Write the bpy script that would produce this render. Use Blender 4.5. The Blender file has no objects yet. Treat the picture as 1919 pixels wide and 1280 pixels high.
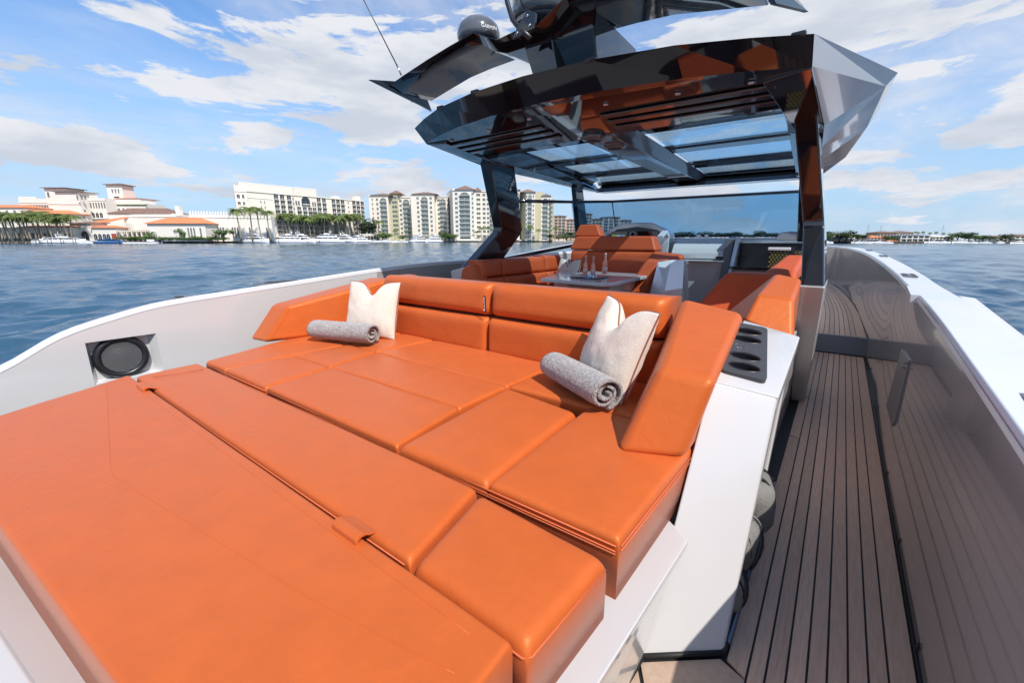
import bpy, bmesh, math, random
import numpy as np
from mathutils import Vector, Matrix, noise
random.seed(7)
R = math.radians
SC = bpy.context.scene
COL = SC.collection

# ------------------------------------------------------------------ camera
FPX, CX0, CY0, HZ, VPX, EYE = 790.0, 959.5, 640.0, 448.5, 1582.0, 1.65
PITCH = math.atan((CY0 - HZ) / FPX)
YAW = math.atan((VPX - CX0) / math.hypot(FPX, CY0 - HZ))
FW = Vector((-math.sin(YAW) * math.cos(PITCH), math.cos(YAW) * math.cos(PITCH), -math.sin(PITCH)))
RT = Vector((math.cos(YAW), math.sin(YAW), 0))
UP = RT.cross(FW)
EYEP = Vector((0, 0, EYE))
cam_d = bpy.data.cameras.new('camera')
cam = bpy.data.objects.new('camera', cam_d)
COL.objects.link(cam)
cam.matrix_world = Matrix((( RT.x, UP.x, -FW.x, 0), (RT.y, UP.y, -FW.y, 0), (RT.z, UP.z, -FW.z, EYE), (0, 0, 0, 1)))
cam_d.sensor_width = 36
cam_d.lens = FPX / 1919 * 36
cam_d.clip_start = 0.02
cam_d.clip_end = 20000
SC.camera = cam

# ------------------------------------------------------------------ light
SUN = Vector((.58, -.23, .78)).normalized()
SUN_EL = math.asin(SUN.z)
world = bpy.data.worlds.new('World')
SC.world = world
world.use_nodes = True
nt = world.node_tree
nt.nodes.clear()
N = nt.nodes.new
def lk(a, b): nt.links.new(a, b)
out = N('ShaderNodeOutputWorld'); bg = N('ShaderNodeBackground')
sky = N('ShaderNodeTexSky'); sky.sky_type = 'NISHITA'; sky.sun_disc = False
sky.sun_elevation = SUN_EL
sky.sun_rotation = math.atan2(SUN.x, SUN.y)
sky.air_density = 1.0; sky.dust_density = 0.6; sky.ozone_density = 1.6
bg.inputs['Strength'].default_value = 0.145
tc = N('ShaderNodeTexCoord')
sep = N('ShaderNodeSeparateXYZ'); lk(tc.outputs['Generated'], sep.inputs[0])
def mth(op, a, b=None, clamp=False):
    n = N('ShaderNodeMath'); n.operation = op; n.use_clamp = clamp
    for i, v in enumerate((a, b)):
        if v is None: continue
        if isinstance(v, (int, float)): n.inputs[i].default_value = v
        else: lk(v, n.inputs[i])
    return n.outputs[0]
def ramp(v, lo, hi):
    n = N('ShaderNodeMapRange'); n.interpolation_type = 'SMOOTHSTEP'
    lk(v, n.inputs[0]); n.inputs[1].default_value = lo; n.inputs[2].default_value = hi
    return n.outputs[0]
zc = mth('MAXIMUM', sep.outputs[2], 0.0)
den = mth('ADD', zc, 0.16)
cu = mth('DIVIDE', sep.outputs[0], den); cv = mth('DIVIDE', sep.outputs[1], den)
comb = N('ShaderNodeCombineXYZ'); lk(cu, comb.inputs[0]); lk(cv, comb.inputs[1])
def nz(vec, scale, detail, rough, dist=0.0, off=(0, 0, 0), sc=(1, 1, 1)):
    m = N('ShaderNodeMapping'); lk(vec, m.inputs[0]); m.inputs['Location'].default_value = off; m.inputs['Scale'].default_value = sc
    t = N('ShaderNodeTexNoise'); t.inputs['Scale'].default_value = scale; t.inputs['Detail'].default_value = detail
    t.inputs['Roughness'].default_value = rough; t.inputs['Distortion'].default_value = dist
    lk(m.outputs[0], t.inputs['Vector']); return t.outputs[0]
# high thin veils
veil = nz(comb.outputs[0], .9, 10, .62, .8, (3.1, 1.2, 0), (1, .6, 1))
fine = nz(comb.outputs[0], 3.1, 8, .6, .5, (1.1, 4.2, 0), (1, .75, 1))
veil_m = mth('MULTIPLY', ramp(veil, .36, .66), .80)
veil_m = mth('MULTIPLY', veil_m, mth('ADD', mth('MULTIPLY', ramp(fine, .25, .68), .75), .25))
# puffy cumulus, bigger low over the horizon
comb2 = N('ShaderNodeCombineXYZ')
lk(mth('DIVIDE', sep.outputs[0], mth('ADD', zc, .55)), comb2.inputs[0]); lk(mth('DIVIDE', sep.outputs[1], mth('ADD', zc, .55)), comb2.inputs[1])
lk(mth('MULTIPLY', zc, 4.6), comb2.inputs[2])
puff_n = nz(comb2.outputs[0], 2.6, 12, .60, .25, (0.9, 1.1, .25))
band = mth('MULTIPLY', ramp(sep.outputs[2], .02, .12), mth('SUBTRACT', 1.0, ramp(sep.outputs[2], .30, .62)))
puff_v = mth('ADD', puff_n, mth('MULTIPLY', band, .055))
puff_m = mth('MULTIPLY', ramp(puff_v, .535, .595), mth('SUBTRACT', 1.0, ramp(sep.outputs[2], .42, .75)))
cover = mth('MAXIMUM', veil_m, puff_m, True)
shade = ramp(nz(comb2.outputs[0], 2.9, 8, .6, 0, (0.4, 2.3, .40)), .36, .62)
ccol = N('ShaderNodeMix'); ccol.data_type = 'RGBA'
ccol.inputs[6].default_value = (4.75, 4.85, 5.15, 1); ccol.inputs[7].default_value = (3.5, 3.8, 4.35, 1)
lk(shade, ccol.inputs[0])
base = N('ShaderNodeMix'); base.data_type = 'RGBA'; base.blend_type = 'MULTIPLY'; base.inputs[0].default_value = 1
lk(sky.outputs[0], base.inputs[6]); base.inputs[7].default_value = (.66, .92, 1.16, 1)
mx = N('ShaderNodeMix'); mx.data_type = 'RGBA'
hz = N('ShaderNodeMix'); hz.data_type = 'RGBA'; hz.inputs[7].default_value = (2.75, 3.75, 5.0, 1)
lk(mth('MULTIPLY', mth('SUBTRACT', 1.0, ramp(sep.outputs[2], -.02, .42)), .85), hz.inputs[0]); lk(base.outputs[2], hz.inputs[6])
lk(cover, mx.inputs[0]); lk(hz.outputs[2], mx.inputs[6]); lk(ccol.outputs[2], mx.inputs[7])
lk(mx.outputs[2], bg.inputs[0]); lk(bg.outputs[0], out.inputs[0])

sun_d = bpy.data.lights.new('sun', 'SUN'); sun = bpy.data.objects.new('sun', sun_d); COL.objects.link(sun)
sun.rotation_euler = SUN.to_track_quat('Z', 'Y').to_euler()
sun_d.energy = 4.3; sun_d.angle = R(.53); sun_d.color = (1, .95, .88)
vs = SC.view_settings
vs.view_transform = 'Standard'; vs.look = 'None'; vs.exposure = 0.27; vs.gamma = 1; vs.use_curve_mapping = False
SC.cycles.max_bounces = 8; SC.cycles.transparent_max_bounces = 12
SC.cycles.caustics_reflective = False; SC.cycles.caustics_refractive = False

# ------------------------------------------------------------------ helpers
def at(px, py, **k):
    d = RT * ((px - CX0) / FPX) - UP * ((py - CY0) / FPX) + FW
    (a, v), = k.items()
    if a == 'd': return EYEP + d * v
    i = 'xyz'.index(a)
    return EYEP + d * ((v - EYEP[i]) / d[i])
def proj(p):
    v = Vector(p) - EYEP; z = v.dot(FW)
    return CX0 + FPX * v.dot(RT) / z, CY0 - FPX * v.dot(UP) / z
def wloc(o):
    v = Vector((0, 0, 0))
    while o is not None: v = v + o.location; o = o.parent
    return v
def link(o, parent=None, world=True):
    COL.objects.link(o)
    if parent is not None:
        o.parent = parent
        if world: o.location = -wloc(parent)
    return o
def tag(o, label=None, cat=None, group=None, kind=None):
    if label: o['label'] = label
    if cat: o['category'] = cat
    if group: o['group'] = group
    if kind: o['kind'] = kind
    return o
def thing(name, label, cat, loc=(0, 0, 0), group=None, rz=0):
    o = bpy.data.objects.new(name, None); o.empty_display_size = .1
    COL.objects.link(o); o.location = loc; o.rotation_euler = (0, 0, rz)
    return tag(o, label, cat, group)
def mk(name, V, F, mat, parent=None, smooth=False, bevel=0, seg=2, world=True):
    me = bpy.data.meshes.new(name); me.from_pydata([tuple(v) for v in V], [], F); me.update()
    bm = bmesh.new(); bm.from_mesh(me); bmesh.ops.recalc_face_normals(bm, faces=bm.faces); bm.to_mesh(me); bm.free()
    if isinstance(mat, (list, tuple)):
        for m in mat: me.materials.append(m)
    else: me.materials.append(mat)
    if smooth: me.polygons.foreach_set('use_smooth', [True] * len(me.polygons))
    o = bpy.data.objects.new(name, me)
    link(o, parent, world)
    if bevel:
        b = o.modifiers.new('bevel', 'BEVEL'); b.width = bevel; b.segments = seg; b.limit_method = 'ANGLE'; b.angle_limit = R(25)
        me.polygons.foreach_set('use_smooth', [True] * len(me.polygons))
        w = o.modifiers.new('wn', 'WEIGHTED_NORMAL'); w.keep_sharp = False; w.weight = 100
    return o
BOXF = [(0, 3, 2, 1), (4, 5, 6, 7), (0, 1, 5, 4), (1, 2, 6, 5), (2, 3, 7, 6), (3, 0, 4, 7)]
def hexa(name, lo, hi, mat, parent=None, bevel=0, seg=2, smooth=False):
    """lo / hi: four lower and four upper corners, same winding"""
    return mk(name, list(lo) + list(hi), BOXF, mat, parent, smooth, bevel, seg)
def box(name, a, b, mat, parent=None, bevel=0, seg=2):
    (x0, y0, z0), (x1, y1, z1) = a, b
    lo = [(x0, y0, z0), (x1, y0, z0), (x1, y1, z0), (x0, y1, z0)]
    return hexa(name, lo, [(x, y, z1) for x, y, _ in lo], mat, parent, bevel, seg)
def prismv(poly, axis, a, b):
    """extrude a 2-D polygon along an axis: returns V, F"""
    n = len(poly)
    def p3(q, t): return {'x': (t, q[0], q[1]), 'y': (q[0], t, q[1]), 'z': (q[0], q[1], t)}[axis]
    V = [p3(q, a) for q in poly] + [p3(q, b) for q in poly]
    F = [tuple(range(n))[::-1], tuple(range(n, 2 * n))] + [(i, (i + 1) % n, n + (i + 1) % n, n + i) for i in range(n)]
    return V, F
def prism(name, poly, axis, a, b, mat, parent=None, bevel=0, seg=2):
    V, F = prismv(poly, axis, a, b)
    return mk(name, V, F, mat, parent, False, bevel, seg)
class MB:
    """joins shapes into one mesh"""
    def __init__(s): s.V = []; s.F = []; s.M = []
    def add(s, V, F, m=0):
        k = len(s.V); s.V += [tuple(v) for v in V]; s.F += [tuple(i + k for i in f) for f in F]; s.M += [m] * len(F); return s
    def box(s, a, b, m=0):
        (x0, y0, z0), (x1, y1, z1) = a, b
        lo = [(x0, y0, z0), (x1, y0, z0), (x1, y1, z0), (x0, y1, z0)]
        return s.add(lo + [(x, y, z1) for x, y, _ in lo], BOXF, m)
    def tube(s, pts, r, n=8, m=0, cap=True):
        V, F = tubev(pts, r, n, cap); return s.add(V, F, m)
    def lathe(s, prof, c, n=16, m=0):
        V, F = lathev(prof, c, n); return s.add(V, F, m)
    def build(s, name, mat, parent=None, smooth=False, bevel=0, seg=2, world=True):
        o = mk(name, s.V, s.F, mat, parent, smooth, bevel, seg, world)
        if any(s.M): o.data.polygons.foreach_set('material_index', s.M)
        return o
def tubev(pts, r, n=8, cap=True):
    pts = [Vector(p) for p in pts]; V = []; F = []
    rs = r if isinstance(r, (list, tuple)) else [r] * len(pts)
    for i, p in enumerate(pts):
        t = (pts[min(i + 1, len(pts) - 1)] - pts[max(i - 1, 0)]).normalized()
        a = Vector((0, 0, 1)) if abs(t.z) < .9 else Vector((1, 0, 0))
        u = t.cross(a).normalized(); w = t.cross(u)
        for k in range(n):
            th = 2 * math.pi * k / n
            V.append(p + (u * math.cos(th) + w * math.sin(th)) * rs[i])
    for i in range(len(pts) - 1):
        for k in range(n):
            a, b = i * n + k, i * n + (k + 1) % n
            F.append((a, b, b + n, a + n))
    if cap:
        F.append(tuple(range(n))[::-1]); F.append(tuple(range(len(V) - n, len(V))))
    return V, F
def lathev(prof, c, n=16):
    V = []; F = []
    for (r, z) in prof:
        for k in range(n):
            th = 2 * math.pi * k / n
            V.append((c[0] + r * math.cos(th), c[1] + r * math.sin(th), c[2] + z))
    for i in range(len(prof) - 1):
        for k in range(n):
            a, b = i * n + k, i * n + (k + 1) % n
            F.append((a, b, b + n, a + n))
    F.append(tuple(range(n))[::-1]); F.append(tuple(range(len(V) - n, len(V))))
    return V, F
def tube(name, pts, r, mat, parent=None, n=8):
    V, F = tubev(pts, r, n); return mk(name, V, F, mat, parent, True)
def lathe(name, prof, c, mat, parent=None, n=20):
    V, F = lathev(prof, c, n); o = mk(name, V, F, mat, parent, True); return o
def puff(name, q, T, r, crown, mat, parent=None, seed=0, wr=.0015, rc=None, res=22):
    """upholstered pad: q = four corners of the underside, T = thickness vector, r = edge radius"""
    q = [Vector(p) for p in q]; T = Vector(T); H = T.length; nT = T.normalized()
    Lu = ((q[1] - q[0]).length + (q[2] - q[3]).length) / 2; Lv = ((q[3] - q[0]).length + (q[2] - q[1]).length) / 2
    def ticks(L):
        e = [0, .05 * r, .18 * r, .38 * r, .65 * r, r, 1.5 * r]
        e = [x / L for x in e if x / L < .45]
        mid = [e[-1] + (1 - 2 * e[-1]) * i / res for i in range(1, res)]
        return e + mid + [1 - x for x in reversed(e)]
    us, vs_ = ticks(Lu), ticks(Lv)
    def pr(d):
        if d >= r: return 0
        return r - math.sqrt(max(0, r * r - (r - d) ** 2))
    V = []; F = []; nu, nv = len(us), len(vs_)
    cen = (q[0] + q[1] + q[2] + q[3]) / 4
    for v in vs_:
        for u in us:
            b = (q[0] * (1 - u) + q[1] * u) * (1 - v) + (q[3] * (1 - u) + q[2] * u) * v
            du, dv = min(u, 1 - u) * Lu, min(v, 1 - v) * Lv
            h = H - pr(du) - pr(dv) * (1 if du > 0 else .9)
            cr = crown * (1 - (2 * u - 1) ** 4) * (1 - (2 * v - 1) ** 4)
            h += cr + wr * noise.noise(b * 5 + Vector((seed * 3.3, 0, 0))) * 2.0 + wr * .6 * noise.noise(b * 17 + Vector((seed, 5, 0)))
            V.append(b + nT * max(h, 0))
    for j in range(nv - 1):
        for i in range(nu - 1):
            a = j * nu + i; F.append((a, a + 1, a + nu + 1, a + nu))
    ring = [i for i in range(nu)] + [j * nu + nu - 1 for j in range(1, nv)] + [(nv - 1) * nu + i for i in range(nu - 2, -1, -1)] + [j * nu for j in range(nv - 2, 0, -1)]
    k = len(V)
    for i in ring:
        v = V[i]; V.append(v - nT * (v - q[0]).dot(nT) if True else v)
    n = len(ring)
    for i in range(n):
        F.append((ring[i], ring[(i + 1) % n], k + (i + 1) % n, k + i))
    F.append(tuple(k + i for i in range(n)))
    return mk(name, V, F, mat, parent, True)
def seam(name, pts, mat, parent, r=.0035):
    return tube(name, pts, r, mat, parent, 6)

# ------------------------------------------------------------------ materials
def mat(name, col, rough=.5, metal=0, coat=0, bump=0, bscale=50, var=0, vscale=4, spec=.5, bdetail=4, coatr=.03, stretch=(1, 1, 1), coords='Object', sheen=0, bdist=.01):
    m = bpy.data.materials.new(name); m.use_nodes = True; t = m.node_tree; b = t.nodes['Principled BSDF']
    b.inputs['Base Color'].default_value = (*col, 1); b.inputs['Roughness'].default_value = rough; b.inputs['Metallic'].default_value = metal
    b.inputs['Coat Weight'].default_value = coat; b.inputs['Coat Roughness'].default_value = coatr; b.inputs['Specular IOR Level'].default_value = spec
    b.inputs['Sheen Weight'].default_value = sheen
    c = t.nodes.new('ShaderNodeTexCoord'); mp = t.nodes.new('ShaderNodeMapping'); mp.inputs['Scale'].default_value = stretch
    t.links.new(c.outputs[coords], mp.inputs[0])
    if bump:
        n = t.nodes.new('ShaderNodeTexNoise'); n.inputs['Scale'].default_value = bscale; n.inputs['Detail'].default_value = bdetail
        bp = t.nodes.new('ShaderNodeBump'); bp.inputs['Strength'].default_value = bump; bp.inputs['Distance'].default_value = bdist
        t.links.new(mp.outputs[0], n.inputs['Vector']); t.links.new(n.outputs[0], bp.inputs['Height']); t.links.new(bp.outputs[0], b.inputs['Normal'])
    if var:
        n = t.nodes.new('ShaderNodeTexNoise'); n.inputs['Scale'].default_value = vscale; n.inputs['Detail'].default_value = 6; n.inputs['Roughness'].default_value = .6
        r = t.nodes.new('ShaderNodeMapRange'); r.inputs[1].default_value = .3; r.inputs[2].default_value = .7; r.inputs[3].default_value = 1 - var; r.inputs[4].default_value = 1 + var
        mx = t.nodes.new('ShaderNodeMix'); mx.data_type = 'RGBA'; mx.blend_type = 'MULTIPLY'; mx.inputs[0].default_value = 1; mx.inputs[6].default_value = (*col, 1)
        t.links.new(mp.outputs[0], n.inputs['Vector']); t.links.new(n.outputs[0], r.inputs[0]); t.links.new(r.outputs[0], mx.inputs[7]); t.links.new(mx.outputs[2], b.inputs['Base Color'])
        rr = t.nodes.new('ShaderNodeMapRange'); rr.inputs[1].default_value = .3; rr.inputs[2].default_value = .7; rr.inputs[3].default_value = max(rough - var * .4, 0); rr.inputs[4].default_value = min(1, rough + var * .4)
        t.links.new(n.outputs[0], rr.inputs[0]); t.links.new(rr.outputs[0], b.inputs['Roughness'])
    return m
def glassy(name, tint, refl=.06, rough=.01):
    m = bpy.data.materials.new(name); m.use_nodes = True; t = m.node_tree; t.nodes.clear()
    o = t.nodes.new('ShaderNodeOutputMaterial'); tr = t.nodes.new('ShaderNodeBsdfTransparent'); gl = t.nodes.new('ShaderNodeBsdfGlossy')
    tr.inputs[0].default_value = (*tint, 1); gl.inputs['Roughness'].default_value = rough; gl.inputs['Color'].default_value = (.9, .95, 1, 1)
    f0 = t.nodes.new('ShaderNodeLayerWeight'); f0.inputs[0].default_value = .5
    f = t.nodes.new('ShaderNodeMath'); f.operation = 'POWER'; f.inputs[1].default_value = 4.5; t.links.new(f0.outputs['Facing'], f.inputs[0])
    a = t.nodes.new('ShaderNodeMath'); a.operation = 'ADD'; a.inputs[1].default_value = refl; a.use_clamp = True
    mx = t.nodes.new('ShaderNodeMixShader')
    t.links.new(f.outputs[0], a.inputs[0]); t.links.new(a.outputs[0], mx.inputs[0]); t.links.new(tr.outputs[0], mx.inputs[1]); t.links.new(gl.outputs[0], mx.inputs[2]); t.links.new(mx.outputs[0], o.inputs[0])
    return m
M_or = mat('orange_leather', (.53, .108, .022), .42, bump=.35, bscale=380, var=.05, vscale=7, spec=.45, bdist=.002, sheen=.05)
def add_soft(m, sc, dist):
    t = m.node_tree; b_ = t.nodes['Principled BSDF']; old = b_.inputs['Normal'].links[0].from_node
    c = t.nodes.new('ShaderNodeTexCoord'); n = t.nodes.new('ShaderNodeTexNoise'); n.inputs['Scale'].default_value = sc; n.inputs['Detail'].default_value = 3; n.inputs['Distortion'].default_value = 1.2
    bp = t.nodes.new('ShaderNodeBump'); bp.inputs['Strength'].default_value = .5; bp.inputs['Distance'].default_value = dist
    t.links.new(c.outputs['Object'], n.inputs['Vector']); t.links.new(n.outputs[0], bp.inputs['Height']); t.links.new(bp.outputs[0], old.inputs['Normal'])
add_soft(M_or, 9, .006)
for m_ in (M_or,): m_.node_tree.nodes['Principled BSDF'].inputs['Specular Tint'].default_value = (1, .72, .42, 1); m_.node_tree.nodes['Principled BSDF'].inputs['Specular IOR Level'].default_value = .5
M_ors = mat('orange_leather_dining', (.52, .092, .027), .5, bump=.22, bscale=420, var=.06, vscale=7, spec=.35, bdist=.002)
M_seam = mat('orange_thread', (.58, .125, .04), .6, bump=.6, bscale=300, bdist=.002)
M_wh = mat('pale_gelcoat', (.53, .515, .505), .22, coat=.5, var=.02, vscale=1.5, bump=.02, bscale=3, bdist=.02)
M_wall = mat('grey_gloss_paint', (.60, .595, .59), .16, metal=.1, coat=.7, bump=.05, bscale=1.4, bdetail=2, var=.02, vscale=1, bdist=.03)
M_wall2 = mat('taupe_wall_gloss', (.38, .345, .325), .13, metal=.1, coat=.85, coatr=.03, bump=.05, bscale=1.4, bdetail=2, var=.02, vscale=1, bdist=.03)  # darker tone of the wall gloss, for starboard bulwark and forward port wall
M_cap = mat('white_gelcoat', (.64, .645, .66), .3, coat=.3, var=.02, vscale=3)
M_blk = mat('black_gloss', (.010, .011, .014), .05, coat=1.0, coatr=.01, bump=.02, bscale=1.2, bdetail=1, bdist=.02)
M_blm = mat('black_satin', (.015, .016, .02), .35)
M_sil = mat('silver_paint', (.74, .74, .75), .24, metal=.25, coat=1.0, var=.02, vscale=2)
M_gry = mat('grey_satin', (.13, .135, .15), .4, var=.05, vscale=8)
M_steel = mat('brushed_steel', (.55, .56, .57), .25, metal=1, var=.05, vscale=12)
M_caulk = mat('black_caulk', (.012, .012, .013), .6)
M_teak = mat('synthetic_teak', (.60, .40, .28), .62, bump=.35, bscale=60, var=.13, vscale=9, stretch=(9, .8, 1), bdist=.003)
M_TK = [M_teak] + [mat('synthetic_teak', tuple(c * k for c in (.60, .40, .28)), .62, bump=.35, bscale=60, var=.16, vscale=7 + 3 * k, stretch=(9, .8, 1), bdist=.003) for k in (.88, .97, 1.08)]
M_teak2 = mat('pale_synthetic_teak', (.42, .30, .22), .6, bump=.3, bscale=60, var=.1, vscale=9, stretch=(4, 4, 1), bdist=.003)
M_floor = mat('cockpit_floor_grey', (.16, .17, .19), .25, var=.05, vscale=5)
M_pil = mat('cream_boucle', (.72, .62, .52), .9, bump=1.0, bscale=190, var=.07, vscale=60, sheen=.3, bdist=.006)
M_tow = mat('grey_terry', (.29, .255, .245), .95, bump=1.0, bscale=110, var=.5, vscale=48, sheen=.6, bdist=.02)
M_glass = glassy('tinted_blue_glass', (.52, .68, .80), .05)
M_glr = glassy('roof_glass', (.76, .88, .95), .03)
M_clear = glassy('clear_glass', (.92, .95, .96), .04)
M_screen = mat('screen_black', (.006, .007, .01), .08, coat=1)

exec_order = []

# ================================================================== THE BOAT
CB = -2.15
def mr(p): return (2 * CB - p[0], p[1], p[2])
yacht = thing('motor_yacht', 'open white motor yacht with black hardtop that carries the orange sun pads in front', 'yacht', (CB, 8, -.5))
# ---- bulwarks (inner walls) and caps
INX = [(-1.2, .38, .45), (-.4, .44, .60), (.05, .46, .70), (.4, .47, .88), (.75, .48, .97), (1.1, .48, 1.03), (1.7, .48, 1.08), (2.5, .48, 1.14), (3.3, .48, 1.20), (4.1, .48, 1.24),
       (5.2, .49, 1.25), (6.2, .50, 1.27), (8.5, .47, 1.32), (11.5, .40, 1.36), (15, .24, 1.38), (18, -.05, 1.39), (20, -.55, 1.4), (22, -1.35, 1.4), (23, -2.15, 1.4)]
def smooth_inx(P):
    out = []
    for i in range(len(P) - 1):
        p0, p1, p2_, p3_ = P[max(i - 1, 0)], P[i], P[i + 1], P[min(i + 2, len(P) - 1)]
        for k in range(4):
            t = k / 4
            m1 = [(c - a) / (p2_[0] - p0[0]) for a, c in zip(p0, p2_)]; m2 = [(c - a) / (p3_[0] - p1[0]) for a, c in zip(p1, p3_)]
            h = p2_[0] - p1[0]
            q = [p1[0] + h * t]
            for j in (1, 2):
                q.append((2 * t ** 3 - 3 * t * t + 1) * p1[j] + (t ** 3 - 2 * t * t + t) * h * m1[j] + (3 * t * t - 2 * t ** 3) * p2_[j] + (t ** 3 - t * t) * h * m2[j])
            out.append(tuple(q))
    return out + [P[-1]]
INX = smooth_inx(INX)
def bulwark(s, zadd):
    V = []; F = []; n = len(INX)
    for (y, x, z) in INX:
        xx = x if s > 0 else 2 * CB - x
        bx = x - .0 if y < 12 else x - .02
        bxx = bx if s > 0 else 2 * CB - bx
        V += [(xx, y, z + zadd(y)), (bxx, y, -.05), (xx + s * .05, y, z + zadd(y)), (bxx + s * .05, y, -.05)]
    for i in range(n - 1):
        a = 4 * i; F += [(a, a + 1, a + 5, a + 4), (a + 2, a + 6, a + 7, a + 3)]
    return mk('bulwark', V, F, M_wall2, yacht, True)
za = lambda y: 0
zp = lambda y: .06 if y > 1 else .06 * max(0, (y + .5) / 1.5)
b1 = bulwark(1, za); b1['label'] = 'glossy grey starboard bulwark beside the teak walkway'
def cap(s, zadd):
    V = []; F = []
    pts = list(INX)
    for (y, x, z) in pts:
        w = (.24 if y < 4.2 else .22) if s > 0 else .075
        if y > 15: w = .3 if s > 0 else .1
        zz = z + zadd(y)
        xs = [x, x + .012, x + w, x + w + .015, x + w + .02, x - .004]
        zs = [zz - .004, zz + .018, zz + .012, zz - .004, zz - .10, zz - .03]
        for a, b in zip(xs, zs): V.append(((a if s > 0 else 2 * CB - a), y, b))
    n = 6
    for i in range(len(pts) - 1):
        for k in range(n):
            a, b = i * n + k, i * n + (k + 1) % n; F.append((a, b, b + n, a + n))
    o = mk('gunwale_cap', V, F, M_cap, yacht, False, .006, 2)
    return o
cap(1, za)
# port wall is built with the speaker recess as a real opening
SPY0, SPY1, SPZ0, SPZ1 = .53, .99, .47, .83
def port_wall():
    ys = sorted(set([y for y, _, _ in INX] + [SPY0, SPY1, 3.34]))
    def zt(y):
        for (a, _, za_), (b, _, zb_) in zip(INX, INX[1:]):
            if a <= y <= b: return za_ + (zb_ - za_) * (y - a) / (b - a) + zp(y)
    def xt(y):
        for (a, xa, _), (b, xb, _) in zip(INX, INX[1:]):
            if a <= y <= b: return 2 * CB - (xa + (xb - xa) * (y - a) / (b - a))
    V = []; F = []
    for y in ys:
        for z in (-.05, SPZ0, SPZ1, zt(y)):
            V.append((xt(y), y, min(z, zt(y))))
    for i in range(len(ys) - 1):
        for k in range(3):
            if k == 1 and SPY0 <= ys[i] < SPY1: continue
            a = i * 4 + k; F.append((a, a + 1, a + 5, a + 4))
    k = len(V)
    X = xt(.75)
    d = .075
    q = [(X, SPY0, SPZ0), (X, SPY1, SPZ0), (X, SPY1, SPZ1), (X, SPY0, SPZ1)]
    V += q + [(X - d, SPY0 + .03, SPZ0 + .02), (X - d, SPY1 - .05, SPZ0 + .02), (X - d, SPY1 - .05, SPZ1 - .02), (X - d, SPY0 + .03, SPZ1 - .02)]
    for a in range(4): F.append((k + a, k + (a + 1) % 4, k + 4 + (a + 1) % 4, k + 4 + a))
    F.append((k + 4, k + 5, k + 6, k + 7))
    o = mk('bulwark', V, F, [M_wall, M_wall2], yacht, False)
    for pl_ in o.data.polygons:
        if pl_.center.y > 3.34: pl_.material_index = 1  # forward faces take the darker wall tone
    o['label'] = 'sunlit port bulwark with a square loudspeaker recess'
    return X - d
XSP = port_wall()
cap(-1, zp)
# outer hull
HV = []; HF = []
for (y, x, z) in INX:
    for s in (1, -1):
        for dx, zz in ((.24 if s > 0 else .075, z - .06), (.16 if s > 0 else .09, .3), (-.1, -.35), (-.6, -.95)):
            xx = x + dx; HV.append((xx if s > 0 else 2 * CB - xx, y, zz))
for i in range(len(INX) - 1):
    for s in (0, 4):
        for k in range(3):
            a = i * 8 + s + k; HF.append((a, a + 1, a + 9, a + 8))
mk('hull', HV, HF, M_wh, yacht, True)
# base under the planks, bow deck, transom
box('deck_base', (-4.9, -1.4, -.12), (.52, 7.8, -.012), M_caulk, yacht)
# ---- teak: planks are parts of the walkway
walk = tag(mk('side_deck', [(-.5, 1.0, -.010), (.5, 1.0, -.010), (.5, 7.8, -.010), (-.5, 7.8, -.010)], [(0, 1, 2, 3)], M_caulk, yacht))
def plank(pts, parent=walk, z=0, m=M_teak, th=.009):
    if m is M_teak: m = random.choice(M_TK)
    n = len(pts)
    V = [(x, y, z - th) for x, y in pts] + [(x, y, z) for x, y in pts]
    F = [tuple(range(n, 2 * n))] + [(i, (i + 1) % n, n + (i + 1) % n, n + i) for i in range(n)]
    return mk('plank', V, F, m, parent)
SE = [-.058, 0.0, .064, .127, .190, .255, .318, .380]
G = .0042
def edge_x(x, y):
    return x
for i in range(len(SE) - 1):
    cuts = [1.0 - .25 * (i % 3), 7.72]
    for y0, y1 in zip(cuts, cuts[1:]):
        plank([(SE[i] + G, y0 + .004), (SE[i + 1] - G, y0 + .004), (SE[i + 1] - G, y1 - .004), (SE[i] + G, y1 - .004)])
plank([(.380 + G, .6), (.462, .6), (.462, 7.72), (.380 + G, 7.72)])
plank([(-.132, 1.60), (-.058 - G, 1.56), (-.058 - G, 4.05), (-.085, 4.10), (-.132, 4.12)])
plank([(-.132, 4.14), (-.085, 4.12), (-.058 - G, 4.07), (-.058 - G, 5.28), (-.080, 5.33), (-.132, 5.35)])
plank([(-.19, 5.38), (-.10, 5.37), (-.062, 5.33), (-.062, 7.72), (-.19, 7.72)])
# dark gutter along the wall foot with drain plugs
gut = tube('gutter_seal', [(.474, .4, .004), (.474, 7.75, .004)], .006, M_caulk, yacht)
for y in (2.10, 2.88, 3.75, 5.3, 6.9, 8.6, 9.6, 10.6, 11.6):
    z = .035 if y < 7.7 else .30
    x = .478 if y < 9 else .478 - (y - 9) * .025
    V, F = lathev([(.0, 0), (.012, 0), (.013, .003), (.012, .006), (.008, .007)], (0, 0, 0), 10)
    V = [(x - c, y + a, z + b * 1.5) for a, b, c in V]
    mk('drain_plug', V, F, M_blm, yacht, True)
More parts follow.
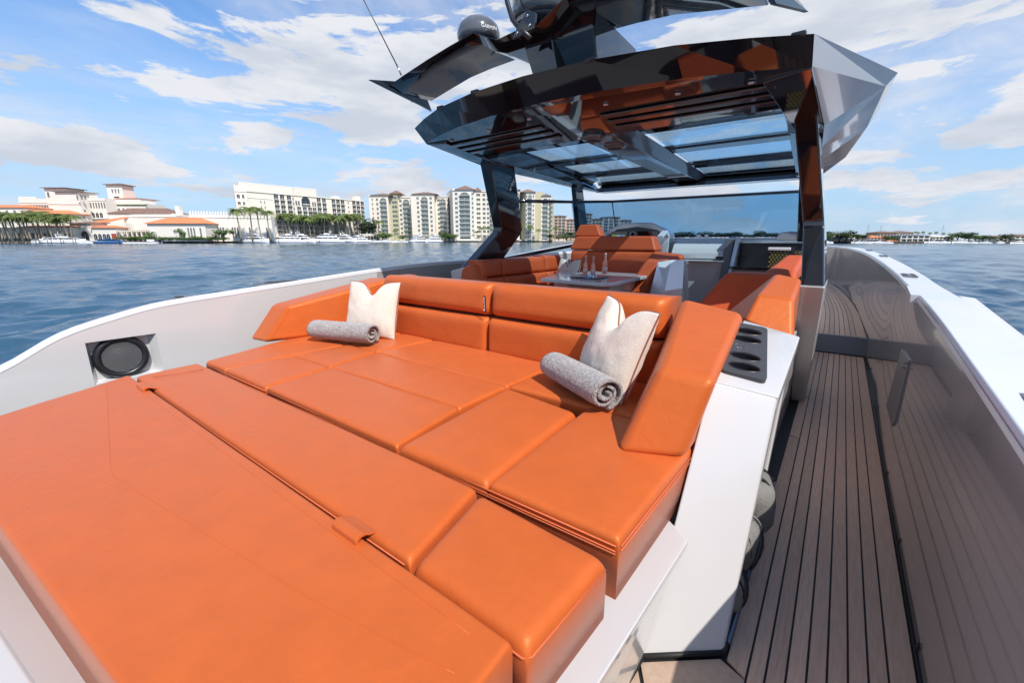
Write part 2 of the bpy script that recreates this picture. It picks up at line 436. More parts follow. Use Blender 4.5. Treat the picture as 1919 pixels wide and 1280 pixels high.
# pale tiles of the aft platform
aft = mk('aft_deck', [(-4.0, -1.4, -.011), (.5, -1.4, -.011), (.5, 1.6, -.011), (-4.0, 1.6, -.011)], [(0, 1, 2, 3)], M_caulk, yacht)
def tl(pts): return plank(pts, aft, 0, M_teak2)
tl([(-.405, 1.375), (-.155, 1.585), (-.062, 1.55), (-.062, 1.30), (-.30, 1.20)])
tl([(-.415, 1.360), (-.31, 1.19), (-.31, .60), (-.415, .60)])
tl([(-.30, 1.19), (-.062, 1.29), (-.062, .60), (-.30, .60)])
for i, x in enumerate(SE[:-1]):
    pass
# step up to the bow walkway
hexa('deck_step', [(-.45, 7.72, -.02), (.49, 7.72, -.02), (.49, 7.90, -.02), (-.45, 7.90, -.02)], [(-.45, 7.86, .25), (.485, 7.86, .25), (.485, 7.90, .25), (-.45, 7.90, .25)], M_gry, yacht, .006)
tube('step_seal', [(-.4, 7.70, .006), (.47, 7.70, .006)], .012, M_caulk, yacht)
bowd = mk('bow_walkway', [(-.9, 7.88, .240), (.48, 7.88, .240), (.455, 10.5, .240), (.3, 13.5, .240), (.0, 17, .240), (-2.15, 22.5, .240), (-3.0, 17, .240), (-2.0, 12, .240)], [tuple(range(8))], M_caulk, yacht)
BE = [(7.90, .475), (9.2, .46), (10.4, .44), (11.4, .40), (12.4, .345), (13.4, .28), (14.5, .19), (15.6, .09), (16.8, -.06), (18.0, -.28), (19.2, -.55)]
for k in range(9):
    w0 = .012 + k * .066 + (.05 if k else 0); w1 = w0 + .058 + (.05 if k == 0 else 0)
    if k >= 1: w0 += 0
    L_ = [(x - w0, y - .02 * k) for y, x in BE]; L2 = [(x - w1, y - .02 * k) for y, x in BE]
    L_[0] = (L_[0][0], 7.92); L2[0] = (L2[0][0], 7.92)
    V = []; F = []
    for (a, b) in zip(L_, L2): V += [(a[0], a[1], .25), (b[0], b[1], .25), (a[0], a[1], .241), (b[0], b[1], .241)]
    for i in range(len(L_) - 1):
        a = 4 * i; F += [(a, a + 1, a + 5, a + 4), (a, a + 4, a + 6, a + 2), (a + 1, a + 3, a + 7, a + 5)]
    F += [(0, 2, 3, 1)]
    mk('plank', V, F, M_TK[k % 4], bowd)

# ---- cleats let into the starboard cap, hatch on wall
def cleat(x, y, z, sx=.10, sy=.13, rz=0.0):
    c = Vector((x, y, z)); ca, sa = math.cos(rz), math.sin(rz)
    def q(a, b, h): return (x + a * ca - b * sa, y + a * sa + b * ca, z + h)
    lo = [q(-sx / 2, -sy / 2, 0), q(sx / 2, -sy / 2, 0), q(sx / 2, sy / 2, 0), q(-sx / 2, sy / 2, 0)]
    hi = [(a, b, c_ + .012) for a, b, c_ in lo]
    o = hexa('cleat', lo, hi, M_gry, yacht, .004)
    for t in (-.28, .28):
        mk('cleat_bar', *prismv([(y - sy * .3, z + .012), (y + sy * .3, z + .012), (y + sy * .3, z + .018), (y - sy * .3, z + .018)], 'x', x + t * sx - .012, x + t * sx + .012), M_blm, o)
    return o
def capz(y):
    for (a, _, z0), (b, _, z1) in zip(INX, INX[1:]):
        if a <= y <= b: return z0 + (z1 - z0) * (y - a) / (b - a)
for (x, y, sy) in ((.59, 6.05, .42), (.60, 10.2, .6), (.52, 13.6, .7), (.61, 2.05, .30)):
    cleat(x, y, capz(y) + .013, .11, sy)
for (y, sy) in ((1.22, .10), (2.15, .55)):
    cleat(2 * CB - .535, y, capz(y) + .075, .05, sy)
hexa('cap_notch', [(.445, 4.20, 1.20), (.50, 4.20, 1.20), (.50, 4.9, 1.21), (.476, 4.9, 1.21)], [(.440, 4.20, 1.262), (.50, 4.20, 1.262), (.50, 4.9, 1.266), (.478, 4.9, 1.266)], M_cap, yacht, .004)
hexa('cap_notch', [(.70, 4.22, 1.10), (.765, 4.22, 1.10), (.765, 2.0, .99), (.70, 2.0, .99)], [(.70, 4.30, 1.262), (.775, 4.22, 1.258), (.755, 2.0, 1.13), (.70, 2.0, 1.13)], M_cap, yacht, .006)
# gate plate standing proud of the wall
gp = [at(1686, 654, x=.462), at(1700, 675, x=.462), at(1674, 790, x=.462), at(1668, 798, x=.462), at(1658, 760, x=.462)]
gv = [(.470, p.y, p.z) for p in gp] + [(.4795, p.y, p.z) for p in gp]
gate = mk('gate_plate', gv, [tuple(range(5))] + [(i, (i + 1) % 5, 5 + (i + 1) % 5, 5 + i) for i in range(5)], M_gry, yacht, False, .003)
for (px, py) in ((1696, 682), (1692, 690)):
    p = at(px, py, x=.458); mk('catch', *lathev([(.0, 0), (.012, 0), (.012, .008)], (p.x, p.y, p.z), 8), M_gry, gate)

# ---- loudspeaker in the port recess
spk = thing('loudspeaker', 'round black marine loudspeaker with mesh grille in the recess of the port bulwark', 'loudspeaker', (XSP, .76, .62))
def ring(prof, cx, cy, cz, n=40):
    V, F = lathev(prof, (0, 0, 0), n); return [(cx + c, cy + a, cz + b) for a, b, c in V], F
SY, SZ = .74, .66
V, F = ring([(.150, 0), (.185, 0), (.188, .02), (.180, .045), (.160, .055), (.138, .048), (.132, .02), (.132, 0)], XSP + .001, SY, SZ)
mk('speaker_rim', V, F, M_blm, spk, True)
V, F = ring([(.0, .0), (.135, .0), (.135, .012), (.06, .002), (.05, .020), (.02, .032), (.001, .034)], XSP + .004, SY, SZ)
mk('speaker_cone', V, F, mat('speaker_cone_grey', (.05, .05, .052), .5), spk, True)
g = MB()
for k in range(-9, 10):
    for a in (0, 1, 2):
        th = a * math.pi / 3; off = k * .0142; L_ = math.sqrt(max(0, .132 ** 2 - off ** 2))
        if L_ < .01: continue
        c_, s_ = math.cos(th), math.sin(th)
        P_ = [(-s_ * off + c_ * t, c_ * off + s_ * t) for t in (-L_, 0, L_)]
        g.tube([(XSP + .042 + .006 * (1 - (a_ * a_ + b_ * b_) / .0175), SY + a_, SZ + b_) for a_, b_ in P_], .0019, 4)
go = g.build('speaker_grille', mat('grille_grey', (.20, .20, .205), .4, metal=.5), spk); go['kind'] = 'stuff'

# ---- starboard console: sloping leg, top, cup holders, opening with bags
con = hexa('side_console', [(-.415, 1.39, 0), (-.150, 1.61, 0), (-.150, 1.69, 0), (-.415, 1.49, 0)],
           [(-.415, 2.12, .985), (-.138, 2.20, .940), (-.138, 2.30, .90), (-.415, 2.22, .93)], M_wh, yacht, .012, 3)
ctop = hexa('console_top', [(-.425, 2.13, .90), (-.138, 2.22, .86), (-.128, 2.92, 1.01), (-.425, 2.92, 1.06)],
     [(-.425, 2.115, .988), (-.134, 2.195, .943), (-.122, 2.92, 1.10), (-.425, 2.92, 1.165)], M_wh, yacht, .010, 3)
hexa('console_leg', [(-.40, 2.52, .10), (-.165, 2.52, .10), (-.165, 2.60, .10), (-.40, 2.60, .10)],
     [(-.40, 2.78, .99), (-.145, 2.78, .99), (-.145, 2.90, 1.02), (-.40, 2.90, 1.04)], M_wh, yacht, .01)
box('console_back_wall', (-.44, 2.15, 0), (-.425, 3.0, .62), M_gry, yacht)
box('console_sill', (-.42, 1.66, 0), (-.150, 3.2, .035), M_blm, yacht)
tube('sill_rail', [(-.142, 1.66, .022), (-.142, 3.15, .022)], .013, mat('dark_blue_rail', (.04, .08, .14), .2, coat=1), yacht)
# foot trim
t_ = MB()
for a, b in (((-.15, 1.61), (-.405, 1.395)), ((-.405, 1.395), (-.43, 1.0)), ((-.15, 1.61), (-.148, 1.72))):
    t_.tube([(a[0], a[1], .012), (b[0], b[1], .012)], .011, 6)
t_.build('foot_trim', M_caulk, yacht, True)
# white ledge under the pads with its vertical face
hexa('pad_ledge', [(-.62, .3, .40), (-.40, .3, .40), (-.335, 1.62, .40), (-.62, 1.85, .40)], [(-.62, .3, .462), (-.385, .3, .462), (-.325, 1.60, .462), (-.62, 1.85, .462)], M_wh, yacht, .008)
mk('pad_base_wall', [(-.41, .2, 0), (-.37, 1.62, .41), (-.40, .2, .41), (-.405, 1.395, 0)], [(0, 3, 1, 2)], M_wall, yacht)
box('pad_base', (-3.98, .05, 0), (-.5, 3.1, .455), M_wh, yacht, .01)
# port coaming at lower left and stern platform
hexa('stern_coaming', [(-4.4, -.60, .2), (-.6, -.60, .2), (-.6, .20, .25), (-4.4, -.2, .25)], [(-4.4, -.80, .50), (-.6, -.80, .50), (-.6, .055, .50), (-4.4, -.49, .50)], M_wh, yacht, .006)
hexa('stern_slope', [(-4.4, -.485, .3), (-.6, .06, .3), (-.6, .30, .3), (-4.4, -.10, .3)], [(-4.4, -.485, .498), (-.6, .06, .498), (-.6, .22, .430), (-4.4, -.30, .430)], M_wh, yacht)
# cup holder plate on the console top
e0, e1, e2 = Vector((-.398, 2.22, 1.006)), Vector((-.392, 2.84, 1.152)), Vector((-.235, 2.25, .985))
eu = (e2 - e0).normalized(); ev = (e1 - e0); ev = (ev - eu * ev.dot(eu)).normalized(); en = eu.cross(ev).normalized()
if en.z < 0: en = -en
PW, PL = .205, .60
cup = thing('cup_holder_plate', 'dark grey plate with four oval cup holders on the white console beside the bolster', 'cup holder', e0)
cr = .028
pl = []
for (a, b, s0) in ((PW - cr, cr, -90), (PW - cr, PL - cr, 0), (cr, PL - cr, 90), (cr, cr, 180)):
    for k in range(5):
        th = R(s0 + 90 * k / 4); pl.append((a + cr * math.cos(th), b + cr * math.sin(th)))
bmv = bmesh.new()
holes = [(.104, .082), (.104, .192), (.104, .395), (.104, .500)]
HR = (.068, .038)
def P3(a, b, h): return e0 + eu * a + ev * b + en * (h + .004)
ov = [bmv.verts.new(P3(a, b, .012)) for a, b in pl]
ed = [bmv.edges.new((ov[i], ov[(i + 1) % len(ov)])) for i in range(len(ov))]
rims = []
for hx, hy in holes:
    hv = [bmv.verts.new(P3(hx + HR[0] * math.cos(2 * math.pi * k / 24), hy + HR[1] * math.sin(2 * math.pi * k / 24), .012)) for k in range(24)]
    ed += [bmv.edges.new((hv[i], hv[(i + 1) % 24])) for i in range(24)]; rims.append(hv)
bmesh.ops.triangle_fill(bmv, edges=ed, use_beauty=True)
lo = [bmv.verts.new(P3(a * 1.0, b, -.02)) for a, b in pl]
for i in range(len(ov)): bmv.faces.new((ov[i], ov[(i + 1) % len(ov)], lo[(i + 1) % len(ov)], lo[i]))
me = bpy.data.meshes.new('holder_plate'); bmesh.ops.recalc_face_normals(bmv, faces=bmv.faces); bmv.to_mesh(me); bmv.free(); me.materials.append(mat('plate_dark_grey', (.055, .056, .062), .45))
link(bpy.data.objects.new('holder_plate', me), cup)
cm = MB()
for hx, hy in holes:
    pts_ = [(hx + HR[0] * 1.04 * math.cos(2 * math.pi * k / 24), hy + HR[1] * 1.04 * math.sin(2 * math.pi * k / 24)) for k in range(24)]
    V = [P3(a, b, -.088) for a, b in pts_] + [P3(a, b, .05) for a, b in pts_]
    cm.add(V, [tuple(range(24)), tuple(range(24, 48))] + [(i, (i + 1) % 24, 24 + (i + 1) % 24, 24 + i) for i in range(24)])
cut = cm.build('cutter', M_blm)
bo = ctop.modifiers.new('cut', 'BOOLEAN'); bo.object = cut; bo.operation = 'DIFFERENCE'; bo.solver = 'EXACT'
dg = bpy.context.evaluated_depsgraph_get(); dg.update(); nm_ = bpy.data.meshes.new_from_object(ctop.evaluated_get(dg)); ctop.modifiers.clear(); ctop.data = nm_
bpy.data.objects.remove(cut)
for hx, hy in holes:
    V = []; F = []
    prof = [(1.10, .012), (1.06, .016), (1.0, .0145), (.99, .0), (.97, -.09), (.0, -.09)]
    for s_, h in prof:
        for k in range(24):
            th = 2 * math.pi * k / 24; V.append(P3(hx + HR[0] * s_ * math.cos(th), hy + HR[1] * s_ * math.sin(th), h))
    for i in range(len(prof) - 1):
        for k in range(24): F.append((i * 24 + k, i * 24 + (k + 1) % 24, (i + 1) * 24 + (k + 1) % 24, (i + 1) * 24 + k))
    mk('cup_holder', V, F, M_blm, cup, True)
lg = MB()
lg.tube([P3(.06 + .012 * math.cos(t / 6), .292 + .018 * math.sin(t / 6), .0135) for t in range(0, 38)], .0012, 4)
lg.tube([P3(.075 + .03 * math.sin(t / 5), .30 - .002 * t + .01 * math.sin(t), .0135) for t in range(0, 20)], .001, 4)
lg.build('embossed_mark', M_steel, cup)

# bags stowed in the opening
def bag(c, s, label, rot):
    th_ = thing('life_jacket', label, 'life jacket', c, 'grey life jackets stowed under the console', rot)
    V = []; F = []; n, m_ = 20, 12
    for j in range(m_ + 1):
        ph = math.pi * j / m_
        for i in range(n):
            a = 2 * math.pi * i / n
            def se(v, p): return math.copysign(abs(v) ** p, v)
            x = s[0] * se(math.sin(ph), .7) * se(math.cos(a), .7); y = s[1] * se(math.sin(ph), .7) * se(math.sin(a), .7); z = s[2] * se(math.cos(ph), .8)
            w = 1 + .10 * noise.noise(Vector((x * 9 + c[1] * 7, y * 9, z * 9)))
            V.append((x * w, y * w, z * w + s[2]))
    for j in range(m_):
        for i in range(n): F.append((j * n + i, j * n + (i + 1) % n, (j + 1) * n + (i + 1) % n, (j + 1) * n + i))
    mk('jacket_body', V, F, mat('jacket_grey', (.18, .175, .165), .7, bump=.5, bscale=90, var=.15, vscale=12), th_, True, world=False)
    pts = [(s[0] * 1.02 * math.cos(t), s[1] * .3 * math.sin(t * 2), s[2] + s[2] * 1.03 * math.sin(t)) for t in np.linspace(-.6, 2.2, 12)]
    V, F = tubev(pts, .016, 6); mk('strap', V, F, M_blm, th_, True, world=False)
    pts = [(s[0] * .9 * math.cos(t), -s[1] * .5, s[2] + s[2] * 1.05 * math.sin(t)) for t in np.linspace(0, 3.1, 12)]
    V, F = tubev(pts, .007, 6); mk('piping', V, F, M_caulk, th_, True, world=False)
bag((-.215, 2.42, .10), (.115, .17, .17), 'uppermost grey life jacket with black strap, under the console top by the opening', .3)
bag((-.215, 2.10, .06), (.105, .14, .14), 'middle grey life jacket, below the uppermost one in the console opening', -.2)
bag((-.205, 1.84, .04), (.08, .10, .10), 'lowest grey life jacket, nearest the foot of the sloping console leg', .2)

# ================================================================== SUN PAD
ZT, ZB = .70, .462
def padq(name, xy, parent, seed, zt=ZT, zb=ZB, r=.030, crown=.006, m=M_or):
    return puff(name, [(x, y, zb) for x, y in xy], (0, 0, zt - zb), r, crown, m, parent, seed)
A = thing('aft_sun_pad', 'largest orange sun pad, filling the lower left in front of the narrower pad row', 'sun pad', (-2.2, .3, ZB))
cush = padq('cushion', [(-3.45, -.22), (-.475, .12), (-.500, .655), (-3.955, .622)], A, 1, r=.016, crown=.003)
zs = ZT + .0040
bpy.context.view_layer.update()
def on_pad(pts, n=14):
    out = []
    for (x0, y0), (x1, y1) in zip(pts, pts[1:]):
        for k in range(n):
            x = x0 + (x1 - x0) * k / n; y = y0 + (y1 - y0) * k / n
            hit, loc, _, _ = cush.ray_cast(Vector((x, y, 2)), Vector((0, 0, -1)))
            if hit: out.append((x, y, loc.z + .0002))
    return out
seam('stitch_line', on_pad([(-3.88, .49), (-2.32, .24), (-2.24, .237), (-1.0, .42), (-.52, .52)]), M_or, A, .0016)
seam('stitch_line', on_pad([(-3.90, .575), (-.51, .605)], 40), M_or, A, .0016)
for z in (ZT - .018, ZT - .040):
    seam('edge_seam', [(-.472, .13, z), (-.503, .60, z)], M_seam, A, .0025)
def tab(x0, x1, y, label):
    V = []; F = []; pr_ = [(-.105, 0), (-.103, .014), (-.09, .025), (-.072, .024), (-.055, .012), (-.035, .006), (-.01, -.004)]
    for x in (x0, x1):
        for a, b in pr_: V.append((x, y + a, ZT + .003 + b))
        for a, b in reversed(pr_): V.append((x, y + a * .86 - .004, ZT - .003 + b * .72))
    n = len(pr_) * 2
    F = [(i, (i + 1) % n, n + (i + 1) % n, n + i) for i in range(n)] + [tuple(range(n))[::-1], tuple(range(n, 2 * n))]
    o = mk('pull_tab', V, F, M_or, A, True, .002); o['label'] = label
tab(-3.58, -3.42, .690, 'pull tab at the port end of the pad'); tab(-1.235, -1.095, .715, 'pull tab nearest the white ledge')
Bp = thing('long_sun_pad', 'long narrow orange sun pad between the big aft pad and the lounge seat', 'sun pad', (-2.3, .86, ZB))
padq('cushion', [(-3.86, .640), (-.905, .672), (-1.005, 1.085), (-3.915, 1.030)], Bp, 2, zt=.703, r=.024, crown=.008)
seam('stitch_line', [(-3.70, .70, .716), (-3.62, .98, .716)], M_seam, Bp, .003)
seam('edge_seam', [(-3.82, .641, .675), (-.93, .671, .675)], M_seam, Bp, .003)
Bq = thing('end_sun_pad', 'short square orange sun pad closing the narrow row beside the white ledge', 'sun pad', (-.7, .87, ZB))
padq('cushion', [(-.893, .672), (-.462, .665), (-.440, 1.060), (-.990, 1.085)], Bq, 3, zt=.692, r=.036, crown=.008)
for z in (.655,): seam('edge_seam', [(-.880, .671, z), (-.475, .664, z), (-.460, .68, z), (-.440, 1.05, z)], M_seam, Bq, .003)
# lounge seat: port L, infill, starboard L
LZ = .70
Lp = thing('port_seat_cushion', 'port side orange lounge seat of two long strips beside the speaker wall', 'seat cushion', (-3.5, 1.8, ZB))
padq('panel', [(-3.93, 1.085), (-3.585, 1.10), (-3.50, 2.72), (-4.5, 2.72)], Lp, 4, r=.026, crown=.008)
padq('panel', [(-3.575, 1.10), (-2.905, 1.105), (-2.985, 1.60), (-3.07, 2.06), (-3.52, 2.40)][:3] + [(-3.555, 1.60)], Lp, 5, r=.026, crown=.010)
padq('panel', [(-3.553, 1.603), (-2.985, 1.603), (-3.10, 2.10), (-3.53, 2.10)], Lp, 6, r=.026, crown=.010)
padq('panel', [(-3.528, 2.105), (-3.10, 2.105), (-3.02, 2.72), (-3.50, 2.72)], Lp, 7, r=.026, crown=.008)
Lc = thing('infill_cushion', 'flat orange infill cushion with three panels in the middle of the lounge', 'seat cushion', (-2.3, 1.8, ZB))
padq('panel', [(-2.895, 1.108), (-1.545, 1.118), (-1.635, 1.628), (-2.975, 1.602)], Lc, 8, r=.020, crown=.008)
padq('panel', [(-2.978, 1.606), (-1.637, 1.632), (-1.640, 2.085), (-3.075, 2.075)], Lc, 9, r=.020, crown=.008)
padq('panel', [(-3.080, 2.080), (-1.643, 2.090), (-1.643, 2.72), (-3.01, 2.72)], Lc, 10, r=.020, crown=.008)
Ls = thing('starboard_seat_cushion', 'starboard side orange lounge seat under the rolled towel and the bolster', 'seat cushion', (-.9, 1.9, ZB))
padq('panel', [(-1.535, 1.118), (-1.00, 1.138), (-1.06, 1.99), (-1.625, 2.075)], Ls, 11, r=.036, crown=.012)
padq('panel', [(-.99, 1.140), (-.440, 1.150), (-.418, 2.10), (-1.05, 2.10)], Ls, 12, r=.024, crown=.008)
padq('panel', [(-1.632, 2.105), (-.418, 2.105), (-.418, 2.72), (-1.635, 2.72)], Ls, 13, r=.024, crown=.010)
for (x0, x1, P_) in ((-3.92, -2.91, Lp), (-2.885, -1.55, Lc), (-1.53, -.45, Ls)):
    for z, dy in ((.668, 0), (.650, -.003), (.640, -.003)):
        y0 = 1.083 + (x0 + 3.93) * .019; y1 = 1.083 + (x1 + 3.93) * .019
        seam('edge_seam', [(x0, y0 + dy, z), (x1, y1 + dy, z)], M_seam, P_, .0035 if dy == 0 else .0025)
for z in (.668, .650): seam('edge_seam', [(-.437, 1.16, z), (-.415, 2.0, z)], M_seam, Ls, .003)

# ---- backrests
def back(x0, x1, label, x0b=None, seed=0):
    x0b = x0 if x0b is None else x0b
    t = thing('backrest_cushion', label, 'backrest', ((x0 + x1) / 2, 2.9, ZT), 'orange backrest cushions of the lounge')
    puff('lower_panel', [(x0b, 3.05, .66), (x1, 3.05, .66), (x1, 3.06, .985), (x0, 3.06, .985)], (0, -.355, -.0), .05, .014, M_or, t, seed)
    puff('upper_panel', [(x0, 3.10, .975), (x1, 3.10, .975), (x1, 3.13, 1.255), (x0, 3.13, 1.255)], (0, -.375, .03), .075, .016, M_or, t, seed + 1)
    seam('top_seam', [(x0 + .03, 2.82, 1.262), (x1 - .03, 2.82, 1.262)], M_seam, t, .002)
    return t
back(-3.86, -2.365, 'orange backrest cushion left of the black tag, behind the upright cream pillow', -3.75, 20)
bk = back(-2.345, -.86, 'orange backrest cushion right of the black tag, behind the leaning cream pillow', None, 24)
# corner roll on the port side
puff('corner_roll', [(-4.02, 2.95, .70), (-3.72, 2.95, .70), (-3.80, 3.25, .70), (-4.02, 3.25, .70)], (0, 0, .55), .07, .01, M_or, None, 30)
tag(bpy.data.objects['corner_roll'], 'rounded orange corner cushion where the port bolster meets the backrest', 'cushion')
tg = thing('fabric_tag', 'small black woven tag with white lettering in the gap between the backrests', 'tag', (-2.352, 2.71, 1.12))
p0 = Vector((-2.352, 2.705, 1.205))
tq = hexa('tag_cloth', [(-2.375, 2.700, 1.045), (-2.338, 2.690, 1.045), (-2.338, 2.694, 1.045), (-2.375, 2.704, 1.045)], [(-2.372, 2.690, 1.185), (-2.336, 2.680, 1.185), (-2.336, 2.684, 1.185), (-2.372, 2.694, 1.185)], M_blm, tg)
def text(name, s, size, m4, m, parent=None, ext=.001):
    c = bpy.data.curves.new(name, 'FONT'); c.body = s; c.size = size; c.extrude = ext; c.align_x = 'CENTER'; c.align_y = 'CENTER'
    o = bpy.data.objects.new(name, c); COL.objects.link(o); dg = bpy.context.evaluated_depsgraph_get(); dg.update()
    me = bpy.data.meshes.new_from_object(o.evaluated_get(dg)); bpy.data.objects.remove(o)
    me.transform(m4); me.materials.clear(); me.materials.append(m)
    o = bpy.data.objects.new(name, me); link(o, parent); return o
M_letter = mat('white_lettering', (.85, .85, .85), .5)
def basis(o_, x, y):
    x = Vector(x).normalized(); y = Vector(y); y = (y - x * y.dot(x)).normalized(); z = x.cross(y)
    return Matrix(((x.x, y.x, z.x, o_[0]), (x.y, y.y, z.y, o_[1]), (x.z, y.z, z.z, o_[2]), (0, 0, 0, 1)))
text('tag_lettering', 'Exquisite', .034, basis((-2.355, 2.689, 1.115), (0, -.07, 1), (-1, -.27, 0)), M_letter, tg)

# ---- bolsters
def bolster(mirror, label, g):
    lo = [(-.69, 1.67, .695), (-.425, 1.80, .695), (-.425, 2.93, .695), (-.98, 2.93, .695)]
    hi = [(-.605, 1.90, 1.065), (-.350, 1.915, 1.055), (-.425, 2.90, 1.215), (-.80, 2.92, 1.275)]
    hi2 = [(-.59, 1.93, 1.075), (-.36, 1.945, 1.065)]
    if mirror:
        lo = [(-.15, 1.66, .695), (-.10, 1.66, .695), (-.0, 2.95, .695), (-.62, 2.95, .695)]; hi = lo
        lo = [(-4.50, 1.62, .695), (-4.21, 1.66, .695), (-3.80, 2.95, .695), (-4.45, 2.95, .695)]
        hi = [(-4.40, 1.84, 1.03), (-4.10, 1.86, 1.035), (-3.93, 2.97, 1.235), (-4.35, 2.97, 1.22)]
        f = lambda p: p
    elif False: f = lambda p: (-4.375 - p[0], p[1] - (.0 if p[1] > 2 else .02), p[2])
    else: f = lambda p: p
    lo = [f(p) for p in lo]; hi = [f(p) for p in hi]
    t = thing('bolster_cushion', label, 'bolster', lo[0], g)
    o = hexa('bolster_body', lo, hi, M_or, t, .045, 5)
    a = [Vector(p) for p in (lo[0], hi[0], hi[3])]
    off = Vector((-.018 if not mirror else .018, -.008, .012)) * .0
    pts = []
    b0, b1, b2 = a
    if mirror: sx = 1
    else: sx = -1
    return t
bolster(False, 'orange bolster beside the cup holders, its aft face glowing in the sun', 'wedge bolsters at the ends of the lounge')
bolster(True, 'orange bolster along the port wall behind the left rolled towel', 'wedge bolsters at the ends of the lounge')

# ---- pillows
def pillow(o_, ux, uy, w, h, th, label, dip=.16, lean=0, seed=0):
    """o_ = centre of bottom edge; ux, uy unit vectors; facing n"""
    ux = Vector(ux).normalized(); uy = Vector(uy); uy = (uy - ux * uy.dot(ux)).normalized(); n = ux.cross(uy)
    t = thing('pillow', label, 'pillow', o_, 'cream scatter pillows')
    N_ = 40; V = []; F = []
    def pos(u, v, s):
        e = (1 - u * u) * (1 - v * v)
        T_ = th * (max(e, 0) ** .42) * (1 - .10 * v)
        chop = math.exp(-(u / .30) ** 2) * max(0, (v + .25) / 1.25) ** 1.5
        pin = 1 - .055 * (1 - u * u) if True else 1
        pv = 1 - .055 * (1 - v * v)
        x = u * w / 2 * pv; y = (v * pin + 1) * h / 2 - dip * chop
        T_ *= 1 - .35 * chop
        wr = .006 * noise.noise(Vector((u * 3 + seed, v * 3, s))) + .004 * noise.noise(Vector((u * 9 + seed, v * 5, s))) * (e ** .3 if e > 0 else 0)
        # pull lines from the chop
        wr += .012 * math.exp(-((abs(u) - .25 - .3 * (1 - v)) / .10) ** 2) * max(0, v) * .6
        return Vector(o_) + ux * x + uy * y + n * (s * (T_ + wr * (1 if e > .02 else 0)) + .02 * chop)
    for s in (1, -1):
        for j in range(N_ + 1):
            for i in range(N_ + 1):
                a = -1 + 2 * i / N_; b = -1 + 2 * j / N_
                a = math.sin(a * math.pi / 2) * .5 + a * .5; b = math.sin(b * math.pi / 2) * .5 + b * .5
                V.append(pos(a, b, s))
    M_ = (N_ + 1) ** 2
    for s in (0, 1):
        for j in range(N_):
            for i in range(N_):
                a = s * M_ + j * (N_ + 1) + i; F.append((a, a + 1, a + N_ + 2, a + N_ + 1))
    o = mk('pillow_cover', V, F, M_pil, t, True)
    bm = bmesh.new(); bm.from_mesh(o.data); bmesh.ops.remove_doubles(bm, verts=bm.verts, dist=.0005); bmesh.ops.recalc_face_normals(bm, faces=bm.faces); bm.to_mesh(o.data); bm.free()
    edge = [(-1 + 2 * k / 24, -1) for k in range(24)] + [(1, -1 + 2 * k / 24) for k in range(24)] + [(1 - 2 * k / 24, 1) for k in range(24)] + [(-1, 1 - 2 * k / 24) for k in range(25)]
    pts = []
    for a, b in edge:
        q = (pos(a, b, 1) + pos(a, b, -1)) / 2; pts.append(q)
    tube('piping', pts, .006, mat('rust_piping', (.30, .09, .05), .7), t, 6)
    return t
pillow((-3.58, 2.36, .70), (.93, .36, .0), (-.12, .30, 1), .57, .57, .10, 'cream pillow standing upright at the port end of the backrest', dip=.13, seed=1)
pillow((-1.115, 2.36, .72), (.82, -.50, -.08), (.05, .36, 1), .52, .58, .12, 'cream pillow leaning into the starboard corner beside the bolster', dip=.15, seed=5)

# ---- rolled towels
def towel(a, b, r, label, flip=1, tilt=0.0, squash=.86):
    a, b = Vector(a), Vector(b); ax = (b - a).normalized(); u = ax.cross(Vector((0, 0, 1))).normalized(); w = u.cross(ax)
    if w.z < 0: w = -w
    L = (b - a).length
    t = thing('rolled_towel', label, 'towel', a, 'rolled grey towels')
    turns = 2.3; n = 90; rin = .020; th = .026
    out_, inn = [], []
    for k in range(n + 1):
        f = k / n; ang = flip * (turns * 2 * math.pi * f + tilt)
        rr = rin + (r - th * .5 - rin) * f
        c_, s_ = math.cos(ang), math.sin(ang) * squash
        out_.append(((rr + th * .42) * c_, (rr + th * .42) * s_)); inn.append(((rr - th * .42) * c_, (rr - th * .42) * s_))
    prof = out_ + inn[::-1]
    m_ = len(prof); V = []; F = []; ns = 64
    for i in range(ns + 1):
        f = i / ns
        for j, (x, y) in enumerate(prof):
            k = j if j <= n else 2 * n + 1 - j
            fr = k / n
            shift = .010 * math.sin(fr * 9 + 1) * (1 if i == ns else (-1 if i == 0 else 0))
            end = 1 - .06 * (abs(2 * f - 1) ** 10)
            wv = 1 + .02 * noise.noise(Vector((f * 4, x * 12, y * 12 + r * 9))) + .022 * noise.noise(Vector((f * 55, x * 90, y * 90)))
            V.append(a + ax * (L * f + shift) + (u * x + w * (y)) * end * wv)
    for i in range(ns):
        for j in range(m_):
            F.append((i * m_ + j, i * m_ + (j + 1) % m_, (i + 1) * m_ + (j + 1) % m_, (i + 1) * m_ + j))
    for i in (0, ns):
        for k in range(n):
            q = (i * m_ + k, i * m_ + k + 1, i * m_ + 2 * n - k, i * m_ + 2 * n + 1 - k)
            F.append(q)
    mk('towel_roll', V, F, M_tow, t, True)
    return t
towel((-3.90, 1.99, .81), (-3.27, 2.19, .81), .128, 'rolled grey towel lying in front of the upright cream pillow', 1, 2.2)
towel((-1.46, 2.36, .815), (-.92, 2.06, .815), .130, 'rolled grey towel lying in front of the leaning cream pillow', 1, 2.6)

